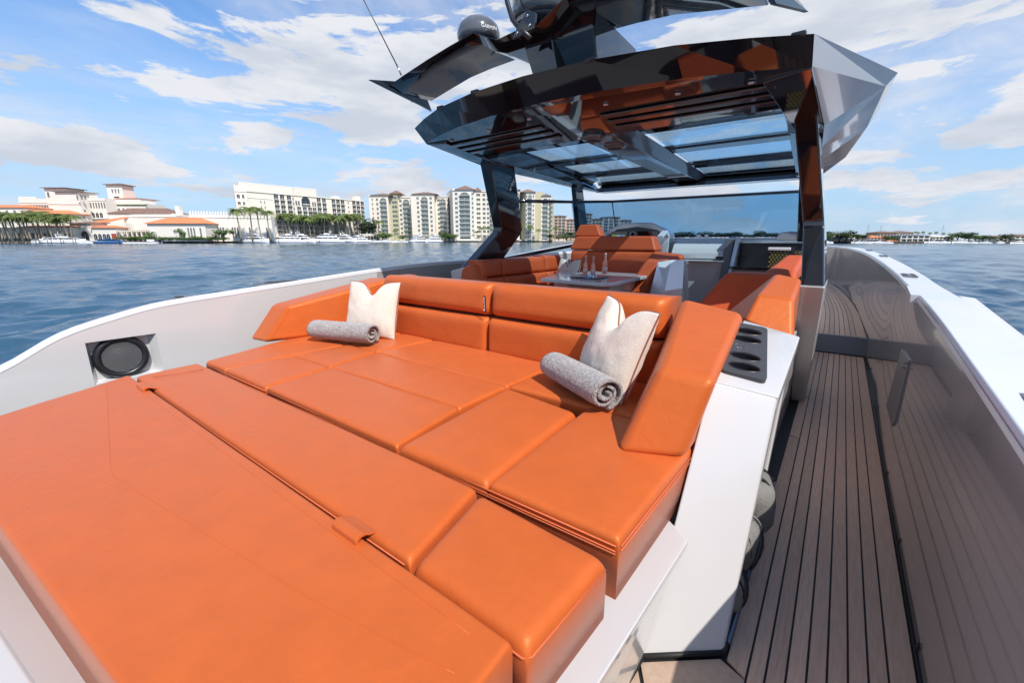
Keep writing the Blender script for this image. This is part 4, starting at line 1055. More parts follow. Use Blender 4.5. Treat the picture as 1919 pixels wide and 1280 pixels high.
# hanging bracket
hexa('mast_strut', [(-2.10, 3.02, 2.86), (-1.88, 3.02, 2.86), (-1.90, 3.30, 2.86), (-2.06, 3.30, 2.86)], [(-2.19, 3.0, 3.12), (-1.93, 3.0, 3.12), (-1.95, 3.35, 3.14), (-2.16, 3.35, 3.14)], M_blk, arc, .012)
o = mk('mount_plate', *prismv([(-2.16, 3.09), (-1.96, 3.11), (-1.95, 3.20), (-2.02, 3.24), (-2.10, 3.17)], 'y', 2.82, 2.84), M_blk, arc, False, .003)
for (x, z) in ((.04, 3.115), (.15, 3.135), (.13, 3.20)):
    V, F = lathev([(.0, 0), (.011, 0), (.009, .006)], (0, 0, 0), 10); mk('bolt', [(CB + x + a, 2.818 - c_, z + b) for a, b, c_ in V], F, M_steel, o, True)
# domes
dome = thing('radar_dome', 'small glossy grey dome with white lettering on the port wing of the mast', 'dome', tuple(at(885, 68, y=3.05)))
dc = Vector((-2.69, 3.05, 3.255))
Md = mat('dome_grey', (.10, .105, .115), .12, coat=1)
mk('dome_shell', *lathev([(.15, 0), (.178, .03), (.182, .07), (.165, .125), (.125, .165), (.065, .188), (.002, .193)], tuple(dc), 32), Md, dome, True)
mk('dome_foot', *lathev([(.14, -.05), (.15, 0), (.14, .002)], tuple(dc), 32), M_blm, dome, True)
dv = (EYEP - dc); dv.z = 0; dv.normalize(); rx = Vector((-dv.y, dv.x, 0))
lp = dc + dv * .118 + rx * .055 * 1 + Vector((0, 0, .052))
nn = (dv * .9 + rx * .42).normalized(); tx = Vector((-nn.y, nn.x, 0))
text('dome_lettering', 'GARMIN', .036, basis(tuple(dc + nn * .200 + Vector((0, 0, .055))), tx, (0, 0, 1)), M_letter, dome)
sd = thing('satellite_dome', 'large dark satellite dome cut off by the top edge of the view', 'dome', tuple(at(1010, 40, y=3.35)))
sc0 = Vector((-2.13, 3.22, 3.27))
mk('dome_shell', *lathev([(.235, 0), (.265, .02), (.27, .10), (.27, .30), (.25, .42), (.17, .52), (.002, .56)], (sc0.x, sc0.y, sc0.z + .04), 40), Md, sd, True)
mk('dome_base', *lathev([(.17, -.04), (.21, -.03), (.235, 0), (.24, .05)], (sc0.x, sc0.y, sc0.z + .02), 40), M_blm, sd, True)
V, F = [], []
for i in range(9):
    th = R(228 + i * 5)
    for z in (-.012, .045): V.append((sc0.x + .244 * math.cos(th), sc0.y + .244 * math.sin(th), sc0.z + .03 + z))
for i in range(8): F.append((2 * i, 2 * i + 2, 2 * i + 3, 2 * i + 1))
sk = mk('warning_sticker', V, F, mat('sticker_cream', (.75, .62, .48), .5), sd)
tt = MB()
for r_ in range(3):
    for c_ in range(6):
        th = R(231 + c_ * 5.6 + r_); rr = .2455; z = sc0.z + .032 + r_ * .014
        a = (sc0.x + rr * math.cos(th), sc0.y + rr * math.sin(th), z); b = (sc0.x + rr * math.cos(th + R(3)), sc0.y + rr * math.sin(th + R(3)), z)
        tt.add([a, b, (b[0], b[1], z + .004), (a[0], a[1], z + .004)], [(0, 1, 2, 3)])
tt.build('sticker_print', M_blm, sk)
# cable hose
hp = [at(944, -30, y=2.90), at(951, 5, y=2.88), at(960, 35, y=2.86), at(976, 55, y=2.84), at(994, 71, y=2.815)]
tag(tube('cable_hose', hp, .018, M_blm, None, 10), 'thick black cable hose curving down to the mast mounting plate', 'hose')
an = thing('whip_antenna', 'thin black whip antenna rising from the port wing tip', 'antenna', tuple(at(752, 140, y=3.0)))
tube('antenna_foot', [at(752, 140, y=3.0), at(743, 120, y=2.98)], .008, M_steel, an)
tube('antenna_rod', [at(744, 122, y=2.98), at(682, 0, y=2.9), at(650, -62, y=2.86)], [.006, .005, .004], M_blm, an)
nl = thing('camera_pod', 'small round black camera under the port wing tip', 'camera', tuple(at(772, 184, y=3.3)))
q = at(772, 184, y=3.25)
mk('pod_body', *lathev([(.002, -.03), (.022, -.022), (.03, 0), (.024, .02), (.01, .03)], tuple(q), 16), M_blk, nl, True)
mk('pod_lens', *lathev([(.002, -.036), (.012, -.034), (.014, -.028)], tuple(q), 12), M_steel, nl, True)

# ================================================================== WATER, LAND
WZ = -.55
def zfor(xy, py):
    t = (CY0 - py) / FPX
    a = xy[0] * UP.x + xy[1] * UP.y; c = xy[0] * FW.x + xy[1] * FW.y
    return EYE + (t * c - a) / (UP.z - t * FW.z)
def gp_(px, D, z=0.0):
    p = at(px, HZ, d=D); return Vector((p.x, p.y, z))
rng = np.random.default_rng(5)
def water():
    yaw0 = math.pi / 2 + YAW
    azf = np.linspace(yaw0 - R(68), yaw0 + R(68), 560); azc = np.linspace(yaw0 + R(68), yaw0 + 2 * math.pi - R(68), 90)[1:]
    az = np.concatenate([azf, azc]); nr = 640
    rr = 3.2 * (1400 / 3.2) ** (np.linspace(0, 1, nr))
    A_, R_ = np.meshgrid(az, rr)
    X = CB + R_ * np.cos(A_); Y = 3 + R_ * np.sin(A_)
    Z = np.zeros_like(X)
    cell = R_ * math.log(1400 / 3.2) / nr
    for k in range(70):
        lam = .4 * (11 / .4) ** rng.random(); th = R(205) + rng.normal(0, .55)
        amp = .0074 * lam ** .52; ph = rng.random() * 6.28; kx, ky = 2 * math.pi / lam * math.cos(th), 2 * math.pi / lam * math.sin(th)
        w = np.clip((lam / cell - 2.2) / 2.5, 0, 1)
        s = np.sin(kx * X + ky * Y + ph + .6 * np.sin(.31 * X + .17 * Y + k))
        Z += amp * w * (s - .35 * np.cos(2 * (kx * X + ky * Y + ph)) * .5)
    Z += WZ
    V = np.stack([X, Y, Z], -1).reshape(-1, 3); na = len(az)
    i = np.arange(nr - 1)[:, None] * na + np.arange(na)[None, :]
    j = np.arange(nr - 1)[:, None] * na + (np.arange(na)[None, :] + 1) % na
    F = np.stack([i, j, j + na, i + na], -1).reshape(-1, 4)
    me = bpy.data.meshes.new('water'); me.vertices.add(len(V)); me.vertices.foreach_set('co', V.ravel())
    me.loops.add(F.size); me.loops.foreach_set('vertex_index', F.ravel().astype(np.int32))
    me.polygons.add(len(F)); me.polygons.foreach_set('loop_start', np.arange(0, F.size, 4, dtype=np.int32)); me.polygons.foreach_set('loop_total', np.full(len(F), 4, dtype=np.int32))
    me.polygons.foreach_set('use_smooth', [True] * len(F)); me.update(calc_edges=True)
    m = mat('water', (.032, .088, .145), .11, spec=.5)
    t = m.node_tree; b = t.nodes['Principled BSDF']; b.inputs['IOR'].default_value = 1.33
    c = t.nodes.new('ShaderNodeTexCoord'); pv = None
    for sc_, st, dist, stretch in ((.16, .5, .8, (1, .45, 1)), (1.2, .7, .17, (1, .5, 1)), (6.0, .7, .04, (1, .6, 1))):
        mp = t.nodes.new('ShaderNodeMapping'); mp.inputs['Scale'].default_value = stretch; mp.inputs['Rotation'].default_value = (0, 0, R(-25))
        n_ = t.nodes.new('ShaderNodeTexNoise'); n_.inputs['Scale'].default_value = sc_; n_.inputs['Detail'].default_value = 5; n_.inputs['Distortion'].default_value = .4
        bp = t.nodes.new('ShaderNodeBump'); bp.inputs['Strength'].default_value = st; bp.inputs['Distance'].default_value = dist
        t.links.new(c.outputs['Object'], mp.inputs[0]); t.links.new(mp.outputs[0], n_.inputs['Vector']); t.links.new(n_.outputs[0], bp.inputs['Height'])
        if pv: t.links.new(pv.outputs[0], bp.inputs['Normal'])
        pv = bp
    t.links.new(pv.outputs[0], b.inputs['Normal'])
    me.materials.append(m)
    o = bpy.data.objects.new('water', me); COL.objects.link(o); tag(o, kind='structure')
    V, F = [], []
    for r_, z in ((1390, WZ - .02), (9000, WZ - .02)):
        for k in range(64): a = 2 * math.pi * k / 64; V.append((CB + r_ * math.cos(a), 3 + r_ * math.sin(a), z))
    for k in range(64): F.append((k, (k + 1) % 64, 64 + (k + 1) % 64, 64 + k))
    tag(mk('water', V, F, m), kind='structure')
water()
M_grass = mat('lawn', (.07, .12, .035), .9, var=.3, vscale=.3)
M_stone = mat('seawall_stone', (.36, .31, .26), .8, var=.2, vscale=.6, bump=.3, bscale=2)
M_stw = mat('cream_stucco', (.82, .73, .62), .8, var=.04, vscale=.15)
M_st2 = mat('pale_stucco', (.80, .74, .66), .8, var=.04, vscale=.15)
M_pink = mat('pink_stucco', (.55, .36, .28), .8, var=.05, vscale=.2)
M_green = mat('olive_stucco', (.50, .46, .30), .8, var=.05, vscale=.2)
M_tile = mat('terracotta_tiles', (.62, .22, .09), .75, var=.22, vscale=.8, bump=.6, bscale=3)
M_tile2 = mat('red_brown_tiles', (.21, .125, .095), .75, var=.22, vscale=.8, bump=.6, bscale=3)
M_win = mat('window_glass_dark', (.025, .035, .04), .15, spec=.8)
M_wing = mat('window_glass_green', (.07, .11, .10), .15, spec=.8)
M_rail = mat('railing_white', (.7, .68, .66), .6)
M_dock = mat('dock_timber', (.20, .15, .11), .85, var=.2, vscale=2)
M_pile = mat('pile_timber', (.11, .09, .075), .85, var=.2, vscale=2)
M_hull = mat('yacht_white', (.82, .82, .82), .25, coat=.5)
M_hullb = mat('boat_blue', (.03, .11, .28), .25, coat=.5)
M_ywin = mat('yacht_window', (.02, .025, .03), .1)
GZ = WZ + 1.1
# land behind the shoreline
shoreL = [(-700, 205), (-200, 232), (150, 245), (330, 255), (440, 262), (560, 300), (690, 336), (840, 336), (1040, 352), (1180, 430), (1270, 560)]
def land(name, pts, back):
    f = [gp_(px, d, GZ) for px, d in pts]; b_ = [gp_(px, d * back, GZ) for px, d in pts]
    V = f + b_; n = len(f); F = [(i, i + 1, n + i + 1, n + i) for i in range(n - 1)]
    return tag(mk(name, V, F, M_grass), kind='structure')
land('shore_ground', shoreL, 2.6)
def seawall(pts, label, h=1.15, m=M_stone):
    f = [gp_(px, d - .4, WZ - .5) for px, d in pts]; g_ = [gp_(px, d + .5, WZ - .5) for px, d in pts]; n = len(f)
    V = f + g_ + [v + Vector((0, 0, h + .5)) for v in f] + [v + Vector((0, 0, h + .5)) for v in g_]
    F = []
    for i in range(n - 1): F += [(i, i + 1, 2 * n + i + 1, 2 * n + i), (n + i, n + i + 1, 3 * n + i + 1, 3 * n + i), (2 * n + i, 2 * n + i + 1, 3 * n + i + 1, 3 * n + i)]
    o = mk('seawall', V, F, m); return tag(o, label, 'seawall')
seawall(shoreL, 'long stone seawall along the resort and condominium shore')
shoreR = [(1180, 900), (1290, 760), (1400, 640), (1520, 480), (1545, 255), (1700, 242), (1919, 235), (2300, 225)]
land('shore_ground', shoreR, 3.0)
seawall(shoreR[4:], 'low dark seawall under the villas on the right shore', 1.0, M_pile)

class Bld:
    def __init__(s, name, label, cat, pL, dL, pR, dR, pyT, m=M_stw, depth=18, group=None, zb=GZ, mb=None):
        s.O = gp_(pL, dL, zb); e = gp_(pR, dR, zb); s.u = (e - s.O); s.W = s.u.length; s.u.normalize(); s.n = Vector((s.u.y, -s.u.x, 0))
        if s.n.dot(EYEP - s.O) < 0: s.n = -s.n
        mid = s.O + s.u * s.W / 2; s.H = zfor(mid, pyT) - zb; s.zb = zb
        s.t = thing(name, label, cat, s.O, group)
        s.m = m; s.depth = depth
        s.wall = s.bx('wall', 0, s.W, -depth, 0, 0, s.H, m)
        s.cache = {}
    def L(s, a, b, z): return s.O + s.u * a + s.n * b + Vector((0, 0, z))
    def F(s, px, py):
        d = RT * ((px - CX0) / FPX) - UP * ((py - CY0) / FPX) + FW
        t = (s.O - EYEP).dot(s.n) / d.dot(s.n); p = EYEP + d * t
        return (p - s.O).dot(s.u), p.z - s.zb
    def bx(s, name, a0, a1, b0, b1, z0, z1, m, parent=None, bevel=0):
        lo = [s.L(a0, b0, z0), s.L(a1, b0, z0), s.L(a1, b1, z0), s.L(a0, b1, z0)]
        return hexa(name, lo, [v + Vector((0, 0, z1 - z0)) for v in lo], m, parent or s.t, bevel)
    def tmpl(s, key, name, fn, a, z, parent=None):
        """first call builds a mesh about the local origin, later calls share it"""
        if key not in s.cache:
            mb = MB(); fn(mb, lambda x, b, zz: s.u * x + s.n * b + Vector((0, 0, zz)))
            o = mb.build(name, s.cm, None, world=False); s.cache[key] = o.data
            bpy.data.objects.remove(o)
        o = bpy.data.objects.new(name, s.cache[key]); COL.objects.link(o); o.parent = s.t
        o.location = s.u * a + Vector((0, 0, z))
        return o
    def pane(s, a, z, w, h, arch=False, m=None):
        s.cm = [M_win if m is None else m, M_rail]
        def fn(mb, P):
            b0, b1 = .01, .10
            if arch:
                r = w / 2; pts = [(-r, 0), (r, 0)] + [(r * math.cos(t), h - r + r * math.sin(t)) for t in np.linspace(0, math.pi, 9)]
            else: pts = [(-w / 2, 0), (w / 2, 0), (w / 2, h), (-w / 2, h)]
            n = len(pts); V = [P(x, b0, zz) for x, zz in pts] + [P(x, b1, zz) for x, zz in pts]
            mb.add(V, [tuple(range(n)), tuple(range(n, 2 * n))] + [(i, (i + 1) % n, n + (i + 1) % n, n + i) for i in range(n)])
            def bar(x0, x1, z0, z1, b=.16):
                V = [P(x0, b0, z0), P(x1, b0, z0), P(x1, b, z0), P(x0, b, z0)]; mb.add(V + [v + Vector((0, 0, z1 - z0)) for v in V], BOXF, 1)
            bar(-w / 2 - .1, w / 2 + .1, -.18, 0, .25)
            if h > 1.2: bar(-.05, .05, 0, h - (w / 2 if arch else 0))
        return s.tmpl(('w', round(w, 1), round(h, 1), arch, s.cm[0].name), 'window', fn, a, z)
    def balcony(s, a, z, w, h, m=None, arch=False, fl=3.3):
        s.cm = [M_win if m is None else m, M_rail]
        def fn(mb, P):
            if arch:
                r = w / 2; pts = [(-r, 0), (r, 0)] + [(r * math.cos(t), h - r * .8 + r * .8 * math.sin(t)) for t in np.linspace(0, math.pi, 9)]
            else: pts = [(-w / 2, 0), (w / 2, 0), (w / 2, h), (-w / 2, h)]
            n = len(pts); V = [P(x, .01, zz) for x, zz in pts] + [P(x, .06, zz) for x, zz in pts]
            mb.add(V, [tuple(range(n)), tuple(range(n, 2 * n))] + [(i, (i + 1) % n, n + (i + 1) % n, n + i) for i in range(n)])
            def bar(x0, x1, z0, z1, b=.9, bb=.02):
                V = [P(x0, bb, z0), P(x1, bb, z0), P(x1, b, z0), P(x0, b, z0)]; mb.add(V + [v + Vector((0, 0, z1 - z0)) for v in V], BOXF, 1)
            bar(-w / 2 - .15, w / 2 + .15, -.28, 0, 1.0)
            bar(-w / 2 - .1, w / 2 + .1, 1.0, 1.08, 1.0, .9)
            k = max(3, int(w / .55))
            for i in range(k + 1):
                x = -w / 2 + w * i / k; bar(x - .04, x + .04, 0, 1.0, .98, .92)
            bar(-.06, .06, 0, h - .5, .14)
        return s.tmpl(('b', round(w, 1), round(h, 1), arch, s.cm[0].name), 'balcony', fn, a, z)
    def hip(s, name, a0, a1, z, rise, m=M_tile2, over=.8, b0=None, b1=0, ridge=.3, thick=.25):
        b0 = -s.depth if b0 is None else b0
        A0, A1, B0, B1 = a0 - over, a1 + over, b0 - over, b1 + over
        i = min((A1 - A0) / 2, (B1 - B0) / 2) * (1 - ridge * .0)
        V = [s.L(A0, B0, z), s.L(A1, B0, z), s.L(A1, B1, z), s.L(A0, B1, z)]; V += [v + Vector((0, 0, thick)) for v in V]
        mb_ = (B0 + B1) / 2
        if A1 - A0 > B1 - B0: V += [s.L(A0 + i, mb_, z + rise), s.L(A1 - i, mb_, z + rise)]; F = [(4, 7, 8), (7, 6, 9, 8), (6, 5, 9), (5, 4, 8, 9)]
        else: V += [s.L((A0 + A1) / 2, B1 - i, z + rise), s.L((A0 + A1) / 2, B0 + i, z + rise)]; F = [(7, 6, 8), (6, 5, 9, 8), (5, 4, 9), (4, 7, 8, 9)]
        F += [(0, 1, 2, 3), (0, 1, 5, 4), (1, 2, 6, 5), (2, 3, 7, 6), (3, 0, 4, 7)]
        return mk(name, V, F, m, s.t)
    def cren(s, a0, a1, z, n, h=1.6, b=0, m=None):
        s.cm = [m or s.m]
        w = (a1 - a0) / n * .62
        def fn(mb, P):
            V = [P(-w / 2, -.6, 0), P(w / 2, -.6, 0), P(w / 2, 0, 0), P(-w / 2, 0, 0)]
            mb.add(V + [v + Vector((0, 0, h * .6)) for v in V], BOXF)
            c = P(0, -.3, h); V2 = [v + Vector((0, 0, h * .6)) for v in V]; mb.add(V2 + [c], [(0, 1, 4), (1, 2, 4), (2, 3, 4), (3, 0, 4)])
        for i in range(n):
            o = s.tmpl(('c', round(w, 1), h), 'merlon', fn, a0 + (a1 - a0) * (i + .5) / n, z); o.location = o.location + s.n * b
    def cornice(s, z, h=.5, b=.35, a0=None, a1=None):
        return s.bx('cornice', (a0 if a0 is not None else -.2), (a1 if a1 is not None else s.W + .2), -.3, b, z, z + h, s.m)

# ---- resort hotel with arched balconies
X6 = lambda X: 430 + X / 7.107
Y6 = lambda Y: 330 + Y / 7.107
hot = Bld('grand_hotel', 'cream arched balcony hotel seven storeys high behind the row of white yachts', 'hotel', 462, 276, 685, 352, 367, M_stw, 7)
a_, ztop = hot.F(X6(635), Y6(235)); _, zn = hot.F(X6(640), Y6(318)); fl = 3.35
z_arch = ztop
cols = [(635, 1), (715, 1), (805, 1), (1195, 1), (1265, 1), (1390, 1), (1450, 1), (1510, 1), (1660, 1), (1715, 1), (1770, 1)]
for X, _ in cols:
    a, _z = hot.F(X6(X), Y6(400))
    w = 2.9
    hot.balcony(a, z_arch - 3.6, w, 3.6, None, True)
    for k in range(1, 8): hot.balcony(a, z_arch - 3.6 - fl * k, w, 2.5)
for X in (925, 1000, 1070, 1130):
    a, _z = hot.F(X6(X), Y6(400))
    for k in range(2, 8): hot.balcony(a, z_arch - 3.6 - fl * k + .2, 2.9, 2.5)
a, _z = hot.F(X6(1022), Y6(400)); hot.pane(a, z_arch - fl * 2 - .3, 6.4, 6.8, True)
hot.bx('arch_screen', a - 2.6, a + 2.6, .1, .25, z_arch - fl * 2 + .8, z_arch - fl * 2 + 1.4, M_rail)
for X in (895, 928, 1115, 1145):
    a, _z = hot.F(X6(X), Y6(400)); hot.pane(a, z_arch - fl * 2 + .2, 1.1, 3.0, True)
for X in (858,):
    a, _z = hot.F(X6(X), Y6(400))
    for k in range(7): hot.pane(a, z_arch - fl * (k + 1), .8, 2.0)
a, _z = hot.F(X6(1585), Y6(400))
for k in range(6): hot.pane(a, z_arch - fl * (k + 1) + .8, 1.0, 1.0)
for k in range(5):
    for X in (425, 475):
        a, _z = hot.F(X6(X), Y6(400)); hot.pane(a, z_arch - fl * (k + 2), .6, 1.4)
hot.cornice(hot.H - .6, .6, .5); hot.cornice(z_arch - 3.9 - .1, .22, .25, 0, hot.F(X6(600), 400)[0])
a0, _ = hot.F(X6(850), 360); a1, _ = hot.F(X6(1150), 360)
_, zz = hot.F(X6(1000), Y6(185)); hot.bx('parapet_block', a0, a1, -5, .5, hot.H, zz, M_stw); hot.cren(a0, a1, zz, 14, 1.6, .5)
a0, _ = hot.F(X6(560), 360); _, z2 = hot.F(X6(620), Y6(150)); hot.bx('parapet_block', 0, hot.F(X6(845), 360)[0], -5, .2, hot.H, z2 + .5, M_stw)
hot.cren(0, hot.F(X6(845), 360)[0], z2 + .5, 24, 1.0, .2)
for X in (1430, 1710):
    a, _ = hot.F(X6(X), 360); _, z3 = hot.F(X6(X), Y6(265)); hot.bx('roof_housing', a - 2.5, a + 2.5, -5, -1, hot.H, max(z3, hot.H + 1.8), M_stw)
end = Bld('hotel_end_wing', 'end wing of the cream hotel at its left corner with small square windows', 'hotel wing', 452, 272, 474, 276, 349, M_stw, 2.5)
for k in range(4):
    for f_, w in ((.28, 1.6), (.68, 1.2)): end.pane(end.W * f_, end.H - 7 - k * 3.9, w, 2.1 if k == 0 else 1.6)
end.cornice(end.H - 3.2, .4, .3); end.cren(0, end.W, end.H, 6, 1.0)
a, _ = end.F(490, 360)

# ---- condominium towers
X7 = lambda X: 680 + X / 5.05
Y7 = lambda Y: 330 + Y / 5.05
def condo(label, X0, X1, Yt, D, cols, m=M_stw, roof=None, nfl=None, D2=None, gm=M_wing, base=True):
    b = Bld('condominium_tower', label, 'apartment building', X7(X0), D, X7(X1), D2 or D, Y7(Yt), m, 20)
    fl = 8.12 * D / FPX * 1.0
    n = int((b.H - 1.0) / fl) if nfl is None else nfl
    for k in range(n):
        z = b.H - 1.3 - fl * (k + 1) + .55
        if z < 1: continue
        for (X, w, kind) in cols:
            a, _ = b.F(X7(X), Y7(350)); w_ = w / 5.05 * D / FPX
            if kind == 'b': b.balcony(a, z, w_, fl * .66, gm, k == 0)
            else: b.pane(a, z + .5, w_, fl * .45, False, gm)
    b.cornice(b.H - .7, .7, .5)
    if base: b.cornice(fl * 1.3, .4, .3)
    if roof:
        for (Xa, Xb, rise) in roof:
            a0, _ = b.F(X7(Xa), Y7(Yt)); a1, _ = b.F(X7(Xb), Y7(Yt)); b.hip('roof', a0, a1, b.H, rise, M_tile2, 1.0, -14, 0)
    return b
G_ = None
condo('leftmost pale condominium tower with brown hip roof next to the hotel', 84, 262, 182, 352, [(143, 18, 'w'), (200, 60, 'b'), (98, 10, 'w')], M_stw, [(84, 262, 2.3)])
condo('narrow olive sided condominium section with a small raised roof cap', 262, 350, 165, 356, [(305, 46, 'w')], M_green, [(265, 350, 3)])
condo('lower condominium wing between the first two hip roofs, with rounded balconies', 350, 470, 196, 358, [(362, 22, 'w'), (415, 60, 'b'), (460, 14, 'w')], M_stw)
condo('second pale condominium tower with brown hip roof, behind the large moored yacht', 472, 690, 170, 348, [(525, 20, 'w'), (587, 62, 'b'), (647, 20, 'w')], M_stw, [(475, 690, 2.3)])
condo('lower condominium wing right of the large moored yacht', 690, 815, 190, 354, [(700, 0.1, 'w'), (722, 26, 'w'), (760, 56, 'b'), (805, 12, 'w')][1:], M_stw)
c3 = condo('tallest cream condominium tower left of the black pillar with glazed arch at its foot', 862, 1052, 128, 336, [(888, 24, 'w'), (966, 96, 'b'), (1040, 14, 'w')], M_st2, [(880, 1045, 4)])
sd3 = Bld('condominium_block', 'windowless side wall block set back left of the tallest condominium tower', 'apartment building', X7(806), 372, X7(862), 340, Y7(140), M_stw, 18)
for X in (888, 966, 1035): pass
a, _ = c3.F(X7(972), Y7(560)); c3.pane(a, .4, 8.5, 5.0, True, M_wing)
condo('cream condominium wing partly hidden by the zigzag black pillar', 1054, 1200, 138, 342, [(1095, 36, 'w'), (1148, 26, 'w'), (1185, 20, 'w')], M_stw, [(1060, 1110, 3)])
condo('cream condominium tower with brown roof just right of the zigzag pillar', 1200, 1482, 130, 346, [(1220, 40, 'b'), (1290, 30, 'w'), (1360, 24, 'w'), (1432, 46, 'b'), (1468, 14, 'w')], M_stw, [(1310, 1480, 2.3)])
condo('cream condominium tower with a shaded olive left wall', 1540, 1625, 152, 340, [(1550, 12, 'w'), (1580, 34, 'b'), (1612, 12, 'w')], M_stw, [(1500, 1625, 3)])
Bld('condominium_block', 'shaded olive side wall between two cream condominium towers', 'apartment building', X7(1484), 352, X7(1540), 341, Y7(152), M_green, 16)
condo('stepped cream condominium wing above the sofa headrest, with dark balconies', 1625, 1775, 186, 346, [(1645, 20, 'w'), (1675, 14, 'w'), (1725, 50, 'b'), (1762, 14, 'w')], M_stw, [(1700, 1772, 2.0)])
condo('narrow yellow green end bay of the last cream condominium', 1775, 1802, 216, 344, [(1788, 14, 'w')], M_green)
# far pink condominiums, seen through the glass
for k, (p0, p1, py, lab) in enumerate(((1037, 1060, 405, 'far pink apartment block left of the second black pillar'), (1060, 1080, 412, 'far low pink apartment wing directly behind the second black pillar'), (1092, 1108, 401, 'far pink apartment block right of the second black pillar'),
                                       (1108, 1128, 411, 'far low pink apartment wing above the sofa headrest'), (1128, 1160, 407, 'far pink apartment block beside the windscreen corner'), (1160, 1182, 413, 'far pink apartment block just above the helm console'))):
    b = Bld('pink_apartment_block', lab, 'apartment building', p0, 520, p1, 520, py, M_pink, 20)
    nf = int(b.H / 3.8)
    for i in range(nf - 1):
        for f_ in (.2, .5, .8): b.balcony(b.W * f_, b.H - 3.4 - 3.6 * i, b.W * .2, 2.3)
    b.hip('roof', 0, b.W, b.H, 1.6, M_tile2, .8)

# ---- beach resort complex on the left
def rb(name, label, p0, p1, pyT, D, m=M_st2, depth=14, D2=None, cat='resort building'):
    return Bld(name, label, cat, p0, D, p1, D2 or D, pyT, m, depth)
hall = rb('crenellated_hall', 'long white hall with spiky battlements between the orange hip roof and the hotel', 362, 513, 403, 249, M_st2, 8, 262)
hall.cren(0, hall.W, hall.H, 30, 2.2); hall.cornice(hall.H - 1.6, .35, .3)
for px in (409, 413.5, 418.5, 436, 440.5, 445.5, 468, 472, 500, 504):
    a, _ = hall.F(px, 430); hall.pane(a, 2.0, .8, 6.2, True)
a, _ = hall.F(397, 430); hall.pane(a, .3, 4.4, 8.6, True, mat('gate_ochre', (.40, .30, .22), .7))
hp_ = rb('hip_roof_pavilion', 'white pavilion with bright orange hip roof and slender windows', 281, 388, 419, 243)
hp_.hip('roof', 0, hp_.W, hp_.H, 3.6, M_tile, 1.0)
for px in (352.5, 358, 363.5, 375.5):
    a, _ = hp_.F(px, 430); hp_.pane(a, 2.2, .8, 5.4, True)
lw = rb('long_resort_wing', 'white resort wing with long red brown roof and a chimney at its right end', 213, 334, 400, 268, M_st2, 16)
lw.hip('roof', 0, lw.W - 2, lw.H, 3.8, M_tile2, .6)
a, _ = lw.F(330, 395); lw.bx('chimney', a - 1.2, a + 1.2, -4, -1, lw.H - 1, lw.H + 4.6, M_st2)
md = rb('white_mid_block', 'plain white block under the long red brown roof', 240, 362, 405, 262, M_st2, 12)
md.cornice(md.H - .5, .4, .3)
st_ = rb('stepped_block', 'stepped white block with planted terraces below the right hand tower', 210, 285, 381, 280, M_st2, 16)
a0, _ = st_.F(212, 370); a1, _ = st_.F(262, 370); st_.bx('upper_step', a0, a1, -12, 0, st_.H, st_.H + 3, M_st2); st_.hip('roof', a0, a1, st_.H + 3, 1.2, M_tile, .4)
st_.bx('planter', a0 + 1, a1 + 4, -.1, .5, st_.H - 1.2, st_.H - .6, M_grass)
for f_ in np.linspace(.1, .9, 8): st_.pane(st_.W * f_, st_.H - 5, 1.2, 2.0)
t2 = rb('square_tower', 'square white tower with three slim windows, the higher one on the right', 220, 248, 346, 282, M_st2, 9)
for f_ in (.35, .55, .75): t2.pane(t2.W * f_, t2.H - 5.0, .8, 2.4)
t2.pane(t2.W * .55, t2.H - 8, 3.4, .8); t2.hip('roof', 0, t2.W, t2.H, 1.5, M_tile2, 1.2); t2.cornice(t2.H - 9.5, .4, .3)
t1 = rb('wide_tower', 'wide white tower with two stepped flat roofs, the lower one on the left', 124, 166, 359, 266, M_st2, 12)
for px in (144, 152, 158.5):
    a, _ = t1.F(px, 365); t1.pane(a, t1.H - 4.6, .9, 2.6)
for px, py in ((150, 383), (160, 397), (158, 409)):
    a, z = t1.F(px, py); t1.pane(a, z, .9, 1.2)
t1.hip('roof', 0, t1.W, t1.H, 1.1, M_tile2, 1.2); t1.cornice(t1.H - 7.4, .4, .3)
t1b = rb('stepped_tower', 'rear stage of the wide white tower, slightly higher with overhanging eaves', 106, 145, 352, 276, M_st2, 12)
t1b.hip('roof', 0, t1b.W, t1b.H, 1.0, M_tile2, 1.4); t1b.pane(1.8, t1b.H - 5.5, 1.2, 3.0); t1b.cornice(t1b.H - 9.8, .4, .3)
w1 = rb('battlement_wing', 'white wing with battlements and columns joining the two resort towers', 166, 212, 371, 272, M_st2, 14)
w1.cren(0, w1.W * .72, w1.H, 11, 1.8); w1.cornice(w1.H - 1.5, .35, .3)
for f_ in np.linspace(.08, .95, 9): w1.pane(w1.W * f_, w1.H - 6.0, .8, 3.4)
for f_ in (.25, .42, .58, .74): w1.pane(w1.W * f_, w1.H - 12.0, 1.8, 3.2, True)
w1.bx('balcony_slab', w1.W * .12, w1.W, 0, 1.4, w1.H - 12.6, w1.H - 12.2, M_st2)
w0 = rb('flat_roof_wing', 'flat roofed white wing left of the wide tower behind the palms', 54, 108, 372, 278, M_st2, 14)
w0.cren(0, w0.W * .6, w0.H, 10, 1.2); w0.cornice(w0.H - 2.5, .3, .3)
for f_ in np.linspace(.3, .95, 8): w0.pane(w0.W * f_, w0.H - 6.8, 1.2, 3.0)
o1 = rb('low_orange_roof_house', 'low white house with long orange roof at the far left behind palms', -40, 66, 389, 262, M_st2, 14); o1.hip('roof', 0, o1.W, o1.H, 2.2, M_tile, .8)
for f_ in np.linspace(.1, .9, 7): o1.pane(o1.W * f_, o1.H - 3.6, 1.3, 2)
